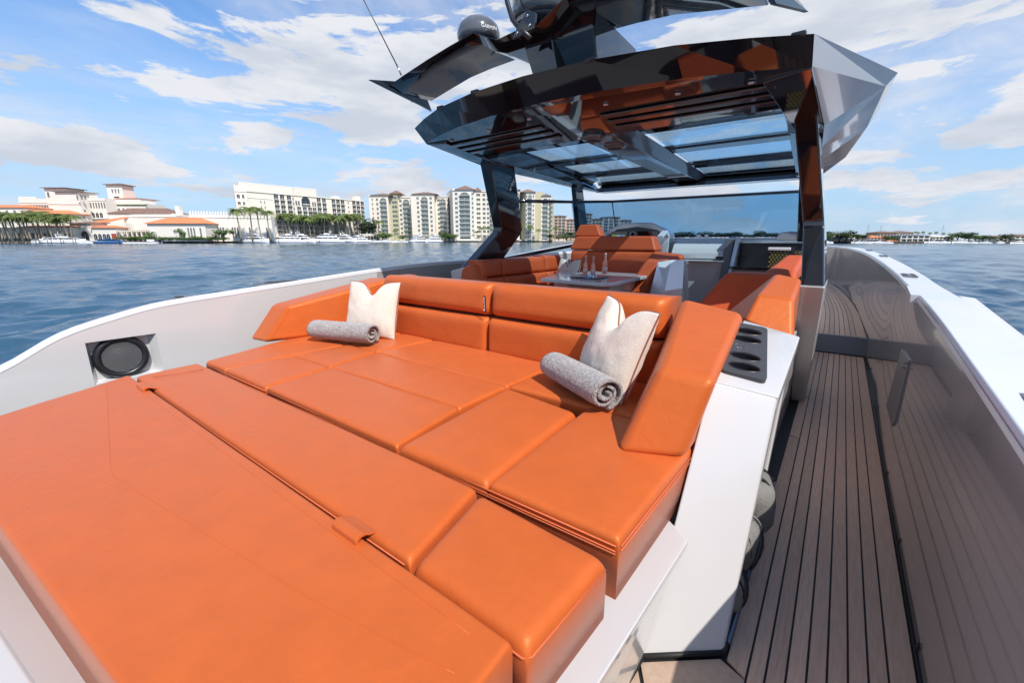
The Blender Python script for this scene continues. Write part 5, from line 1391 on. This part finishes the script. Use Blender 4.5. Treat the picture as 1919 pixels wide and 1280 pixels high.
o2 = rb('low_orange_roof_house', 'white house with orange roof showing between the palms under the tower', 44, 142, 401, 258, M_st2, 12); o2.hip('roof', 0, o2.W, o2.H, 2.6, M_tile, .8)
for f_ in np.linspace(.1, .9, 7): o2.pane(o2.W * f_, o2.H - 4.4, 1.3, 2)
sr = rb('lean_to_building', 'white building with sloping bright orange lean-to roof below the wide tower', 172, 240, 417, 256, M_st2, 12)
V = [sr.L(-2, .5, sr.H - .6), sr.L(sr.W * .62, .5, sr.H + .2), sr.L(sr.W * .98, -8, sr.H + 4.0), sr.L(sr.W * .3, -8, sr.H + 2.3)]
mk('roof', V + [v + Vector((0, 0, .3)) for v in V], BOXF, M_tile, sr.t)
ga = rb('gatehouse', 'small white gatehouse with one big dark arch at the quay', 139, 177, 419, 247, M_st2, 10)
ga.hip('roof', 0, ga.W, ga.H, 1.4, M_tile2, .9); a, _ = ga.F(157, 430); ga.pane(a, .2, 4.2, 5.6, True)
ar = rb('arcade_house', 'low arcade with orange roof beside the pergola', 176, 222, 427, 246, M_st2, 8)
ar.hip('roof', 0, ar.W, ar.H, 1.5, M_tile, .8)
for f_ in (.1, .28, .46, .62): ar.pane(ar.W * f_, .8, 1.9, 3.4, True)
ar.bx('red_door', ar.W * .76, ar.W * .96, 0, .15, .3, 4.4, mat('door_red', (.40, .07, .04), .6))
al = rb('long_arcade', 'long white arcade with dark arches at the far left quay', -60, 140, 426, 243, M_st2, 8)
al.hip('roof', al.W * .5, al.W, al.H, 1.2, M_tile, .6)
for i in range(17): al.pane(al.W * (i + .5) / 17, .8, 1.9, 3.9, True)
pg = thing('pergola', 'vine covered pergola of pale columns on the resort quay', 'pergola', gp_(222, 246, GZ))
pb = Bld.__new__(Bld); pb.O = gp_(222, 246, GZ); e = gp_(320, 248, GZ); pb.u = (e - pb.O); pb.W = pb.u.length; pb.u.normalize(); pb.n = Vector((pb.u.y, -pb.u.x, 0)); pb.n = pb.n if pb.n.dot(EYEP - pb.O) > 0 else -pb.n; pb.t = pg; pb.zb = GZ; pb.cache = {}; pb.m = M_stw
for i in range(12):
    a = pb.W * i / 11
    for b in (0, -4): pb.bx('column', a - .3, a + .3, b - .6, b, 0, 5.4, M_stw)
pb.bx('beam', -.5, pb.W + .5, -.7, .1, 5.4, 5.9, M_stw)
for i in range(24): pb.bx('rafter', pb.W * i / 23 - .12, pb.W * i / 23 + .12, -5, .6, 5.9, 6.15, M_stw)
pb.bx('rear_wall', 0, pb.W, -6, -5.5, 0, 6.4, mat('shade_grey', (.13, .12, .11), .9))
low = rb('low_quay_wall', 'low cream quay wall with small arches right of the hotel yachts', 672, 711, 438, 342, M_stw, 4, 342, 'wall')
for f_ in np.linspace(.06, .94, 7): low.pane(low.W * f_, .6, 2.2, 3.4, True)
tw = rb('terrace_wall', 'low cream terrace wall in front of the tallest condominium', 838, 905, 447.5, 334, M_stw, 3, 336, 'wall')
tw2 = rb('terrace_wall', 'low cream terrace wall in front of the condominiums right of the pillar', 945, 1060, 448.6, 342, M_stw, 3, 348, 'wall')

# ================================================================== TREES AND PALMS
def leafmat(name, c): return mat(name, c, .75, var=.35, vscale=.35, coords='Object')
M_palm = leafmat('palm_green', (.15, .20, .055)); M_leaf = leafmat('broadleaf_green', (.09, .15, .04)); M_dark = leafmat('dark_green', (.03, .055, .022)); M_bush = leafmat('bush_green', (.10, .17, .03))
M_trunk = mat('palm_trunk', (.30, .25, .19), .9, var=.2, vscale=2); M_bark = mat('bark', (.12, .09, .065), .9)
def palm_meshes(seed, h=11, lean=.06):
    rd = random.Random(seed); tb_ = MB(); pts = [(lean * h * (t ** 1.6), .02 * h * math.sin(t * 3), h * t) for t in np.linspace(0, 1, 7)]
    tb_.tube(pts, [.22, .19, .17, .155, .15, .15, .16], 7); top_ = Vector(pts[-1])
    cr = MB()
    for f in range(30):
        a = f * 2.4 + rd.uniform(-.2, .2); up = rd.uniform(-.35, 1.0); Lf = rd.uniform(2.6, 3.5)
        prev = None; q = []
        for i in range(8):
            s_ = i / 7; r_ = Lf * s_ * (1 - .18 * s_ * s_); z = up * Lf * .55 * s_ - Lf * .75 * s_ * s_ * (1.15 - up * .35)
            q.append(top_ + Vector((math.cos(a) * r_, math.sin(a) * r_, z + .1)))
        side = Vector((-math.sin(a), math.cos(a), 0))
        for i in range(7):
            p0, p1 = q[i], q[i + 1]; wd = .75 * math.sin(min(1, (i + 1) / 7 * 1.1 + .12) * math.pi) ** .5 + .1
            for s_ in (1, -1):
                for t_ in (.0, .5):
                    b0 = p0.lerp(p1, t_); b1 = p0.lerp(p1, t_ + .38); tip = b1 + side * s_ * wd + Vector((0, 0, -wd * .55)) + (p1 - p0) * .5
                    cr.add([b0, b1, tip], [(0, 1, 2)])
        cr.tube(q, [.05, .045, .04, .035, .03, .02, .015, .01], 3, cap=False)
    for k in range(5):
        a = k * 1.3; c = top_ + Vector((math.cos(a) * .25, math.sin(a) * .25, -.25)); cr.lathe([(.01, -.15), (.14, 0), (.01, .15)], tuple(c), 5)
    return tb_, cr
ORD = 'first second third fourth fifth sixth seventh eighth ninth tenth eleventh twelfth thirteenth fourteenth fifteenth sixteenth seventeenth eighteenth nineteenth twentieth'.split()
def nth(k):
    if k < 20: return ORD[k]
    t, u = divmod(k + 1, 10)
    w = {2: 'twenty', 3: 'thirty'}[t]
    return {2: 'twentieth', 3: 'thirtieth'}[t] if u == 0 else w + '-' + ORD[u - 1]
PT = []
for s_ in range(4):
    a, b = palm_meshes(30 + s_, 11, [.05, .09, .03, -.06][s_])
    oa = a.build('trunk', M_trunk, None, True, world=False); ob = b.build('crown', M_palm, None, False, world=False)
    PT.append((oa.data, ob.data)); bpy.data.objects.remove(oa); bpy.data.objects.remove(ob)
def plant(name, label, cat, group, meshes, px, D, pyTop, hnat, zb=GZ, wx=1.0):
    p = gp_(px, D, zb); H = zfor(p, pyTop) - zb; s_ = H / hnat
    t = thing(name, label, cat, p, group, random.uniform(0, 6.28))
    for nm, me in zip(('trunk', 'crown'), meshes):
        o = bpy.data.objects.new(nm, me); COL.objects.link(o); o.parent = t
    t.scale = (s_ * wx, s_ * wx, s_)
    return t
def palm(px, D, py, label, group, wx=1.0): return plant('palm_tree', label, 'palm', group, random.choice(PT), px, D, py, 12.0, wx=wx)
for px, py, D, lab in ((452, 388, 247, 'tall palm in front of the white hall, leftmost of the four beside the hotel'), (473, 384, 248, 'tall palm, second from the left of the four beside the hotel'), (491, 385, 249, 'tall palm, third from the left of the four beside the hotel'), (508, 391, 251, 'tall palm, rightmost of the four beside the hotel')):
    palm(px, D, py, lab, 'four tall palms left of the hotel', 1.25)
rp = random.Random(3)
for k in range(26):
    px = 541 + k * 5.4 + rp.uniform(-2, 2); palm(px, rp.uniform(288, 300) + k * 1.4, rp.uniform(396, 404) + (1.5 if k > 18 else 0), nth(k) + ' bushy palm from the left in the row before the arched hotel', 'row of palms in front of the hotel', 1.6)
for k in range(22):
    px = -8 + k * 6.9 + rp.uniform(-2, 2); palm(px, rp.uniform(236, 241), rp.uniform(392, 398) + (3 if k > 14 else 0) + (0, 9, 4)[k % 3], nth(k) + ' coconut palm from the left edge in the clump over the arcade', 'palms at the far left shore', 1.9)
for px, py, lab in ((709, 411, 'lone palm in front of the leftmost condominium'), (903, 424, 'small palm at the foot of the tallest condominium, left one'), (914, 424, 'small palm by the tallest condominium, next to the zigzag pillar'), (893, 432, 'lowest palm at the foot of the tallest condominium'),
                    (978, 418, 'palm right of the zigzag pillar, left of two'), (994, 420, 'palm right of the zigzag pillar, right of two'), (1008, 428, 'short palm before the olive side wall'), (1026, 430, 'short palm near the last condominium bay'), (1040, 424, 'palm at the edge of the pink apartments'), (1056, 428, 'palm below the far pink wing'), (740, 430, 'small palm between the first condominium towers')):
    palm(px, 336, py, lab, None, 1.3)
def tree_meshes(seed, m, wide=1.0, flat=.75, n=520):
    rd = random.Random(seed); cr = MB(); lobes = []
    for k in range(9):
        a = rd.uniform(0, 6.28); r_ = rd.uniform(.3, 1.9) * wide; lobes.append((Vector((math.cos(a) * r_, math.sin(a) * r_, rd.uniform(2.6, 5.0))), rd.uniform(.9, 1.7)))
    for k in range(n):
        c, r_ = rd.choice(lobes); d = Vector((rd.gauss(0, 1), rd.gauss(0, 1), rd.gauss(0, 1))).normalized()
        p = c + Vector((d.x * r_ * wide, d.y * r_ * wide, d.z * r_ * flat)) * rd.uniform(.65, 1.05)
        s_ = rd.uniform(.16, .38); u = Vector((rd.gauss(0, 1), rd.gauss(0, 1), rd.gauss(0, .6))).normalized(); v = u.cross(d + Vector((0, 0, .5))).normalized()
        cr.add([p - u * s_, p + v * s_ * .7, p + u * s_, p - v * s_ * .7], [(0, 1, 2, 3)])
    tr = MB(); tr.tube([(0, 0, 0), (.1, .05, 1.5), (0, 0, 3)], [.22, .17, .1], 6)
    for c, r_ in lobes[:5]: tr.tube([(.05, 0, 1.6), tuple(c * .6 + Vector((0, 0, 1))), tuple(c)], [.1, .07, .03], 5)
    a = tr.build('trunk', M_bark, None, True, world=False); b = cr.build('crown', m, None, False, world=False)
    r = (a.data, b.data); bpy.data.objects.remove(a); bpy.data.objects.remove(b); return r
TT = {'g': [tree_meshes(s, M_leaf) for s in (1, 2, 3)], 'd': [tree_meshes(s, M_dark, 1.2) for s in (4, 5, 6)], 'b': [tree_meshes(s, M_bush, 1.3, .9) for s in (7, 8)]}
def tree(px, D, py, kind, label, group=None, wx=1.0, name='leafy_tree'):
    return plant(name, label, 'tree', group, random.choice(TT[kind]), px, D, py, 6.2, wx=wx)
for px, py, k, lab, w in ((340, 424, 'g', 'small round tree on the quay before the orange hip roof', 1.1), (349, 425, 'g', 'small tree directly right of the round quay tree', 1.0), (419, 424, 'g', 'small tree against the white battlement hall', 1.5), (285, 430, 'b', 'bright bush under the pergola', 1.6)):
    tree(px, 244, py, k, lab, None, w)
tree(692, 350, 405, 'd', 'dark evergreen between the hotel and the first condominium', None, 1.0)
tree(699, 352, 412, 'd', 'lower dark evergreen touching the first condominium', None, 1.0)
for px, py, k, lab, w in ((716, 432, 'b', 'bright green bush at the foot of the leftmost condominium', 1.6), (724, 434, 'g', 'green bush right of the bright one by the leftmost condominium', 1.5), (834, 431, 'g', 'round green tree right of the big moored yacht', 1.5), (842, 436, 'b', 'bright hedge tree beside the terrace wall', 2.2), (849, 437, 'g', 'green tree at the left end of the terrace wall', 1.8),
                          (755, 440, 'g', 'low shrub behind the small moored boats', 2.0), (1030, 437, 'd', 'dark conical shrub before the last condominium', 1.3), (1047, 440, 'g', 'green shrub right of the dark conical one', 2.2), (1062, 438, 'g', 'green shrub at the right end of the condominium shore', 2.2)):
    tree(px, 332, py, k, lab, None, w)
for k in range(18):
    tree(232 + k * 11, 243.5, 441 + (k % 3), 'b', nth(k) + ' clipped bush from the left in the border along the resort quay', 'border bushes along the resort quay', 3.0, 'border_bush')
# far trees through the windscreen
for k in range(34):
    px = 1276 + k * 8.4 + rp.uniform(-3, 3); D = 760 - (px - 1290) * 1.1
    tree(px, D, rp.uniform(431.5, 438.5) - (2 if px > 1420 else 0), 'd', nth(k) + ' tiny dark tree from the left behind the windscreen', 'far trees behind the windscreen', rp.uniform(1.0, 1.9))
for k in range(24):
    px = 1060 + k * 9.5; tree(px, 500, rp.uniform(432, 438), 'd', nth(k) + ' dark tree from the left below the far pink apartments', 'trees below the pink apartments', 1.7)
# right shore
def X8(X): return 1540 + X / 5.063
def Y8(Y): return 400 + Y / 5.063
RS = 'trees between the villas on the right shore'
for X, Y, w, k, lab in ((55, 178, 1.3, 'g', 'tree at the left end of the right shore beside the black pillar'), (170, 160, 1.9, 'g', 'broad tree behind the first white villa on the right shore'), (225, 155, 1.7, 'd', 'tall dark tree crown over the first white villa'), (280, 180, 1.4, 'g', 'tree right of the first white villa'),
                        (345, 185, 1.5, 'g', 'tree left of the orange roofed villa'), (385, 190, 1.4, 'd', 'dark tree touching the orange roofed villa'), (630, 205, 1.6, 'g', 'tree between the orange roofed villa and the grey frame house'), (680, 215, 1.5, 'b', 'bright tree left of the grey frame house'),
                        (1290, 165, 1.6, 'g', 'big tree right of the white balcony villa'), (1350, 165, 1.7, 'd', 'tallest dark tree on the right shore'), (1400, 190, 1.5, 'b', 'bright tree under the tallest dark one'), (1460, 200, 1.5, 'g', 'tree in the middle of the right shore grove'), (1530, 200, 1.7, 'd', 'dark tree in the right shore grove'),
                        (1590, 205, 1.6, 'g', 'tree at the right end of the grove'), (1740, 185, 1.3, 'd', 'dark tree behind the last small villa'), (1790, 220, 1.3, 'b', 'bright tree right of the last small villa'), (1700, 225, 1.2, 'g', 'low tree in front of the last small villa'), (1225, 225, 1.3, 'g', 'tree between the balcony villa and the grove')):
    tree(X8(X), 244, Y8(Y), k, lab, None, w * 1.25)
for X, Y, lab in ((875, 165, 'palm over the grey frame house, left one'), (910, 170, 'palm over the grey frame house, middle one'), (950, 165, 'palm over the grey frame house, right one'), (1020, 175, 'palm behind the balcony villa, left one'), (1080, 168, 'palm behind the balcony villa, middle one'), (1140, 178, 'palm behind the balcony villa, right one')):
    palm(X8(X), 262, Y8(Y), lab, None, .9)
def villa(X0, X1, Yt, label, m, roof, rise=1.6, D=248, nb=5, two=True, gm=M_win):
    b = Bld('villa', label, 'house', X8(X0), D, X8(X1), D, Y8(Yt), m, 10)
    if roof is not None: b.hip('roof', 0, b.W, b.H, rise, roof, .6)
    for r_ in range(2 if two else 1):
        for i in range(nb): b.pane(b.W * (i + .5) / nb, b.H * (.10 + .47 * r_), b.W / nb * .6, b.H * (.32 if two else .55), False, gm)
    if two: b.bx('balcony_slab', 0, b.W, 0, .9, b.H * .47, b.H * .51, M_rail)
    return b
villa(36, 85, 205, 'cream villa at the left end of the right shore', M_stw, M_tile2, .8)
villa(90, 310, 215, 'white flat roofed villa with wide dark windows', M_st2, None)
villa(430, 590, 230, 'villa with bright orange roof on the right shore', M_st2, M_tile, 1.6)
villa(640, 710, 262, 'tiny boathouse with orange roof', M_st2, M_tile, .8, 242, 2, False)
gh = villa(740, 1010, 215, 'large grey house with white frame columns on the right shore', M_gry, M_gry, 1.0, 246, 7)
for i in range(6): gh.bx('frame_column', gh.W * i / 5 - .25, gh.W * i / 5 + .25, .1, .8, 0, gh.H, M_rail)
gh.bx('frame_beam', 0, gh.W, .1, .85, gh.H * .5, gh.H * .5 + .35, M_rail)
villa(1045, 1215, 222, 'white villa with long balconies and pale roof', M_st2, M_stw, 1.0)
villa(1655, 1765, 225, 'small peach villa near the right end of the shore', M_stw, M_tile2, 1.0)
villa(1830, 2080, 215, 'pale pink villa cut off by the right edge', M_stw, M_tile2, 1.2)
villa(520, 700, 185, 'pink terrace houses set back behind the orange roofed villa', M_pink, M_tile2, 1.4, 300, 6)
villa(700, 860, 182, 'white terrace houses set back behind the grey frame house', M_stw, M_tile2, 1.4, 302, 6)

# ================================================================== BOATS, DOCKS, PILES
def yacht_set(L, beam, decks, m=M_hull):
    P = []
    h = MB(); st = []
    for t in np.linspace(0, 1, 9):
        w = beam / 2 * (1 - max(0, (t - .45) / .55) ** 2.2) + .02; z = L * .075 + L * .045 * t * t
        st.append([(t * L - L / 2, -w, z), (t * L - L / 2 - .0, -w * .86, 0), (t * L - L / 2 - (L * .06 * t * t), 0, -.5), (t * L - L / 2, w * .86, 0), (t * L - L / 2, w, z)])
    for s_ in st: h.V += s_
    for i in range(8):
        for k in range(4): h.F.append((i * 5 + k, i * 5 + k + 1, (i + 1) * 5 + k + 1, (i + 1) * 5 + k))
        h.F.append((i * 5, (i + 1) * 5, (i + 1) * 5 + 4, i * 5 + 4))
    h.F.append((0, 1, 2, 3, 4)); h.M = [0] * len(h.F)
    P.append(('hull', h, m))
    z = L * .085
    for d in range(decks):
        a0, a1 = -L * (.36 - .06 * d), L * (.24 - .13 * d); w = beam * (.40 - .05 * d); hh = L * .062
        c = MB(); V = [(a0, -w, z), (a1 + hh * 1.5, -w * .8, z), (a1 + hh * 1.5, w * .8, z), (a0, w, z), (a0 + .3, -w * .95, z + hh), (a1, -w * .75, z + hh), (a1, w * .75, z + hh), (a0 + .3, w * .95, z + hh)]
        c.add(V, BOXF); P.append(('deckhouse', c, m))
        g_ = MB(); e_ = .04; V2 = [(x, y * 1.0 + math.copysign(e_, y), zz) for x, y, zz in V]
        lo_, hi_ = .35, .75
        B = [tuple(Vector(V2[i]).lerp(Vector(V2[i + 4]), lo_)) for i in range(4)] + [tuple(Vector(V2[i]).lerp(Vector(V2[i + 4]), hi_)) for i in range(4)]
        for s_ in (0, 1):
            seg = [(.06, .22), (.25, .42), (.45, .62), (.65, .98)]
            for f0, f1 in seg:
                i0, i1 = ((0, 1) if s_ == 0 else (3, 2))
                q = [Vector(B[i0]).lerp(Vector(B[i1]), f0), Vector(B[i0]).lerp(Vector(B[i1]), f1), Vector(B[i0 + 4]).lerp(Vector(B[i1 + 4]), f1), Vector(B[i0 + 4]).lerp(Vector(B[i1 + 4]), f0)]
                g_.add(q, [(0, 1, 2, 3)])
        q = [Vector(B[1]) + Vector((.05, 0, 0)), Vector(B[2]) + Vector((.05, 0, 0)), Vector(B[6]) + Vector((.05, 0, 0)), Vector(B[5]) + Vector((.05, 0, 0))]; g_.add(q, [(0, 1, 2, 3)])
        P.append(('window_band', g_, M_ywin))
        r_ = MB(); r_.box((a0 - L * .05, -w * 1.08, z + hh), (a1 + .2, w * 1.08, z + hh + .12)); P.append(('deck_overhang', r_, m))
        z += hh + .12
    f = MB(); f.box((-L * .1, -beam * .25, z), (L * .02, beam * .25, z + L * .03)); f.tube([(-L * .12, -beam * .28, z), (-L * .15, -beam * .2, z + L * .07)], .12, 6); f.tube([(-L * .12, beam * .28, z), (-L * .15, beam * .2, z + L * .07)], .12, 6)
    f.box((-L * .18, -beam * .22, z + L * .07), (-L * .10, beam * .22, z + L * .08)); f.tube([(-L * .14, 0, z + L * .08), (-L * .14, 0, z + L * .15)], .06, 5)
    P.append(('radar_arch', f, m))
    rl = MB(); rl.tube([(L * .15, -beam * .42, L * .14), (L * .48, 0, L * .155), (L * .15, beam * .42, L * .14)], .05, 4); P.append(('bow_rail', rl, M_steel))
    out_ = []
    for nm, mb, mm in P:
        o = mb.build(nm, mm, None, nm == 'hull', world=False); out_.append((nm, o.data)); bpy.data.objects.remove(o)
    return out_
YS = {'big': yacht_set(24, 6.4, 2), 'mid': yacht_set(19, 5.2, 2), 'cruiser': yacht_set(14, 4.2, 1), 'small': yacht_set(8, 2.6, 1), 'blue': yacht_set(15, 3.6, 1, M_hullb), 'mega': yacht_set(30, 8, 3)}
def moor(kind, px, D, head, label, group=None, s=1.0, cat='yacht'):
    """head: angle of the bow from camera-right, in degrees"""
    t = thing('moored_boat' if cat == 'boat' else 'moored_yacht', label, cat, gp_(px, D, WZ), group, YAW + R(head))
    t.scale = (s,) * 3
    for nm, me in YS[kind]:
        o = bpy.data.objects.new(nm, me); COL.objects.link(o); o.parent = t
    return t
moor('mid', 482, 252, -28, 'white motor yacht with rounded bow, leftmost of the yachts before the hotel', s=1.2)
moor('mid', 537, 268, -150, 'white motor yacht second from the left before the hotel', s=1.2)
moor('mid', 566, 276, -20, 'white motor yacht in the middle of the hotel row, bow hidden by its neighbour', s=1.2)
moor('big', 610, 288, -165, 'long white motor yacht before the hotel palms, third from the right', s=1.05)
moor('mid', 648, 300, -30, 'white motor yacht with raised antennas, second from the right before the hotel', s=1.2)
moor('mid', 668, 312, -155, 'white motor yacht at the right end of the hotel row', s=1.1)
moor('big', 787, 322, 65, 'large white yacht lying stern to the condominiums, left of two', s=.9)
moor('mega', 812, 318, -118, 'largest three deck white yacht in front of the second condominium', s=.62)
moor('small', 704, 326, 10, 'little white boat nearest the low quay wall', None, 1, 'boat'); moor('cruiser', 722, 324, -170, 'white cabin boat moored left of centre before the first condominium', None, .8, 'boat')
moor('small', 742, 322, 20, 'little white boat in the middle of the small marina', None, 1, 'boat'); moor('small', 757, 322, -170, 'little white boat beside the large stern-to yacht', None, 1, 'boat')
moor('cruiser', 122, 232, 5, 'white cabin cruiser tied up under the palms at the far left', None, 1.5, 'boat')
moor('small', 78, 232, 178, 'white open boat moored behind the far left dock posts', None, 1.6, 'boat')
moor('small', 165, 233, 10, 'small pale boat right of the white cabin cruiser', None, 1.0, 'boat')
moor('blue', 205, 231, 3, 'long low blue hulled boat with white canopy by the resort quay', None, 1.0, 'boat')
bg_ = thing('work_barge', 'flat white work barge moored right of the blue boat', 'barge', gp_(264, 233, WZ), None, YAW)
for nm, a, b, m_ in (('hull', (-10, -2, -.3), (10, 2, .75), M_hull), ('deck_edge', (-9.8, -2.02, .76), (6, 2.02, 1.0), M_pile), ('wheelhouse', (4, -1.2, 1.0), (6.4, 1.2, 2.2), M_hull), ('outboard_engine', (9.6, -.5, .4), (10.6, .5, 2.0), M_blm)):
    mb = MB(); mb.box(a, b); mb.build(nm, m_, bg_, False, .1, 1, world=False)
for X, k, s_, hd, lab in ((60, 'cruiser', .8, 5, 'white boat below the white flat roofed villa'), (345, 'cruiser', .75, 175, 'white boat left of the orange roofed villa'), (430, 'small', 1, 5, 'small white boat under the orange roofed villa'), (540, 'cruiser', .9, 178, 'white boat right of the orange roofed villa'),
                         (640, 'small', 1.2, 4, 'small white boat before the tiny boathouse'), (1050, 'cruiser', .9, 175, 'white boat at the right corner of the grey frame house'), (1170, 'cruiser', .9, 4, 'white boat below the balcony villa'), (1320, 'mid', .75, 178, 'white motor yacht by the grove of the right shore'),
                         (1450, 'small', 1.2, 5, 'small white boat under the grove'), (1560, 'small', 1.2, 175, 'small white boat right of the grove'), (1700, 'small', 1.2, 5, 'small white boat before the small peach villa')):
    moor(k, X8(X), 234, hd, lab, None, s_ * .62, 'boat')
moor('small', 1910, 205, 175, 'dark small boat under way near the right edge', None, .9, 'boat')
def mast(px, py, D, label):
    p = gp_(px, D, WZ); H = zfor(p, py) - WZ
    t = thing('sailing_boat', label, 'sailing boat', p, None, YAW)
    for nm, me in YS['small'][:3]:
        o = bpy.data.objects.new(nm, me); COL.objects.link(o); o.parent = t
    V, F = tubev([(0, 0, .8), (0, 0, H)], .07, 5); mk('mast', V, F, M_gry, t, True, world=False)
    V, F = tubev([(0, 0, 1.8), (-3, 0, 1.9)], .06, 5); mk('boom', V, F, M_gry, t, True, world=False)
    V, F = tubev([(3.6, 0, 1), (0, 0, H * .95), (-3.8, 0, 1)], .025, 4); mk('stays', V, F, M_gry, t, True, world=False)
mast(X8(420), Y8(95), 238, 'sailing boat with tall mast left of the orange roofed villa'); mast(X8(540), Y8(110), 239, 'sailing boat with slightly shorter mast right of the taller one'); mast(X8(1127), Y8(105), 240, 'sailing boat with a mast over the balcony villa')
# docks and piles
def dock(p0, d0, p1, d1, label):
    a, b = gp_(p0, d0, WZ), gp_(p1, d1, WZ); t = thing('dock', label, 'dock', a); u = (b - a); L = u.length; u.normalize(); n_ = Vector((-u.y, u.x, 0))
    V = [a + n_ * 1 + Vector((0, 0, .8)), a - n_ + Vector((0, 0, .8)), b - n_ + Vector((0, 0, .8)), b + n_ + Vector((0, 0, .8))]
    mk('deck', V + [v + Vector((0, 0, .22)) for v in V], BOXF, M_dock, t)
    k = int(L / 4)
    for i in range(k + 1):
        q = a + u * (L * i / k); mk('leg', *tubev([tuple(q + Vector((0, 0, -1)) - n_ * .9), tuple(q + Vector((0, 0, .82)) - n_ * .9)], .16, 6), M_pile, t, True)
dock(-60, 229, 112, 235, 'timber dock at the far left under the palms'); dock(300, 246, 440, 252, 'timber quay dock in front of the pavilion and hall'); dock(688, 331, 765, 333, 'small marina dock before the first condominium')
def pile(px, D, py, label, group, r=.17):
    p = gp_(px, D, WZ); H = zfor(p, py) - WZ
    o = mk('mooring_pile', *tubev([(0, 0, -1), (0, 0, H)], r, 7), M_pile, None, True, world=False); o.location = (p.x, p.y, WZ); tag(o, label, 'pile', group)
for k, (px, py, D) in enumerate(sorted(((66, 445, 227), (72, 445, 227), (88, 445, 227), (95, 446, 227), (113, 444, 227), (118, 446, 227), (136, 445, 228), (141, 446, 228), (3, 447, 226), (22, 446, 226), (42, 446, 226)))):
    pile(px, D, py, nth(k) + ' timber mooring post from the left edge at the far left dock', 'mooring posts at the far left dock')
for k, (px, py, D) in enumerate(sorted(((388, 440, 247), (404, 440, 247), (326, 442, 244), (342, 441, 244), (474, 443, 250), (522, 443, 258), (545, 443, 268), (598, 442, 278), (629, 441, 288), (643, 441, 296), (669, 441, 304), (575, 443, 272)))):
    pile(px, D, py, nth(k) + ' timber mooring post from the left between the pavilion and the hotel yachts', 'mooring posts along the quay')
pile(222.5, 205, 436, 'thick dark channel marker post standing alone in the water', None, .32)
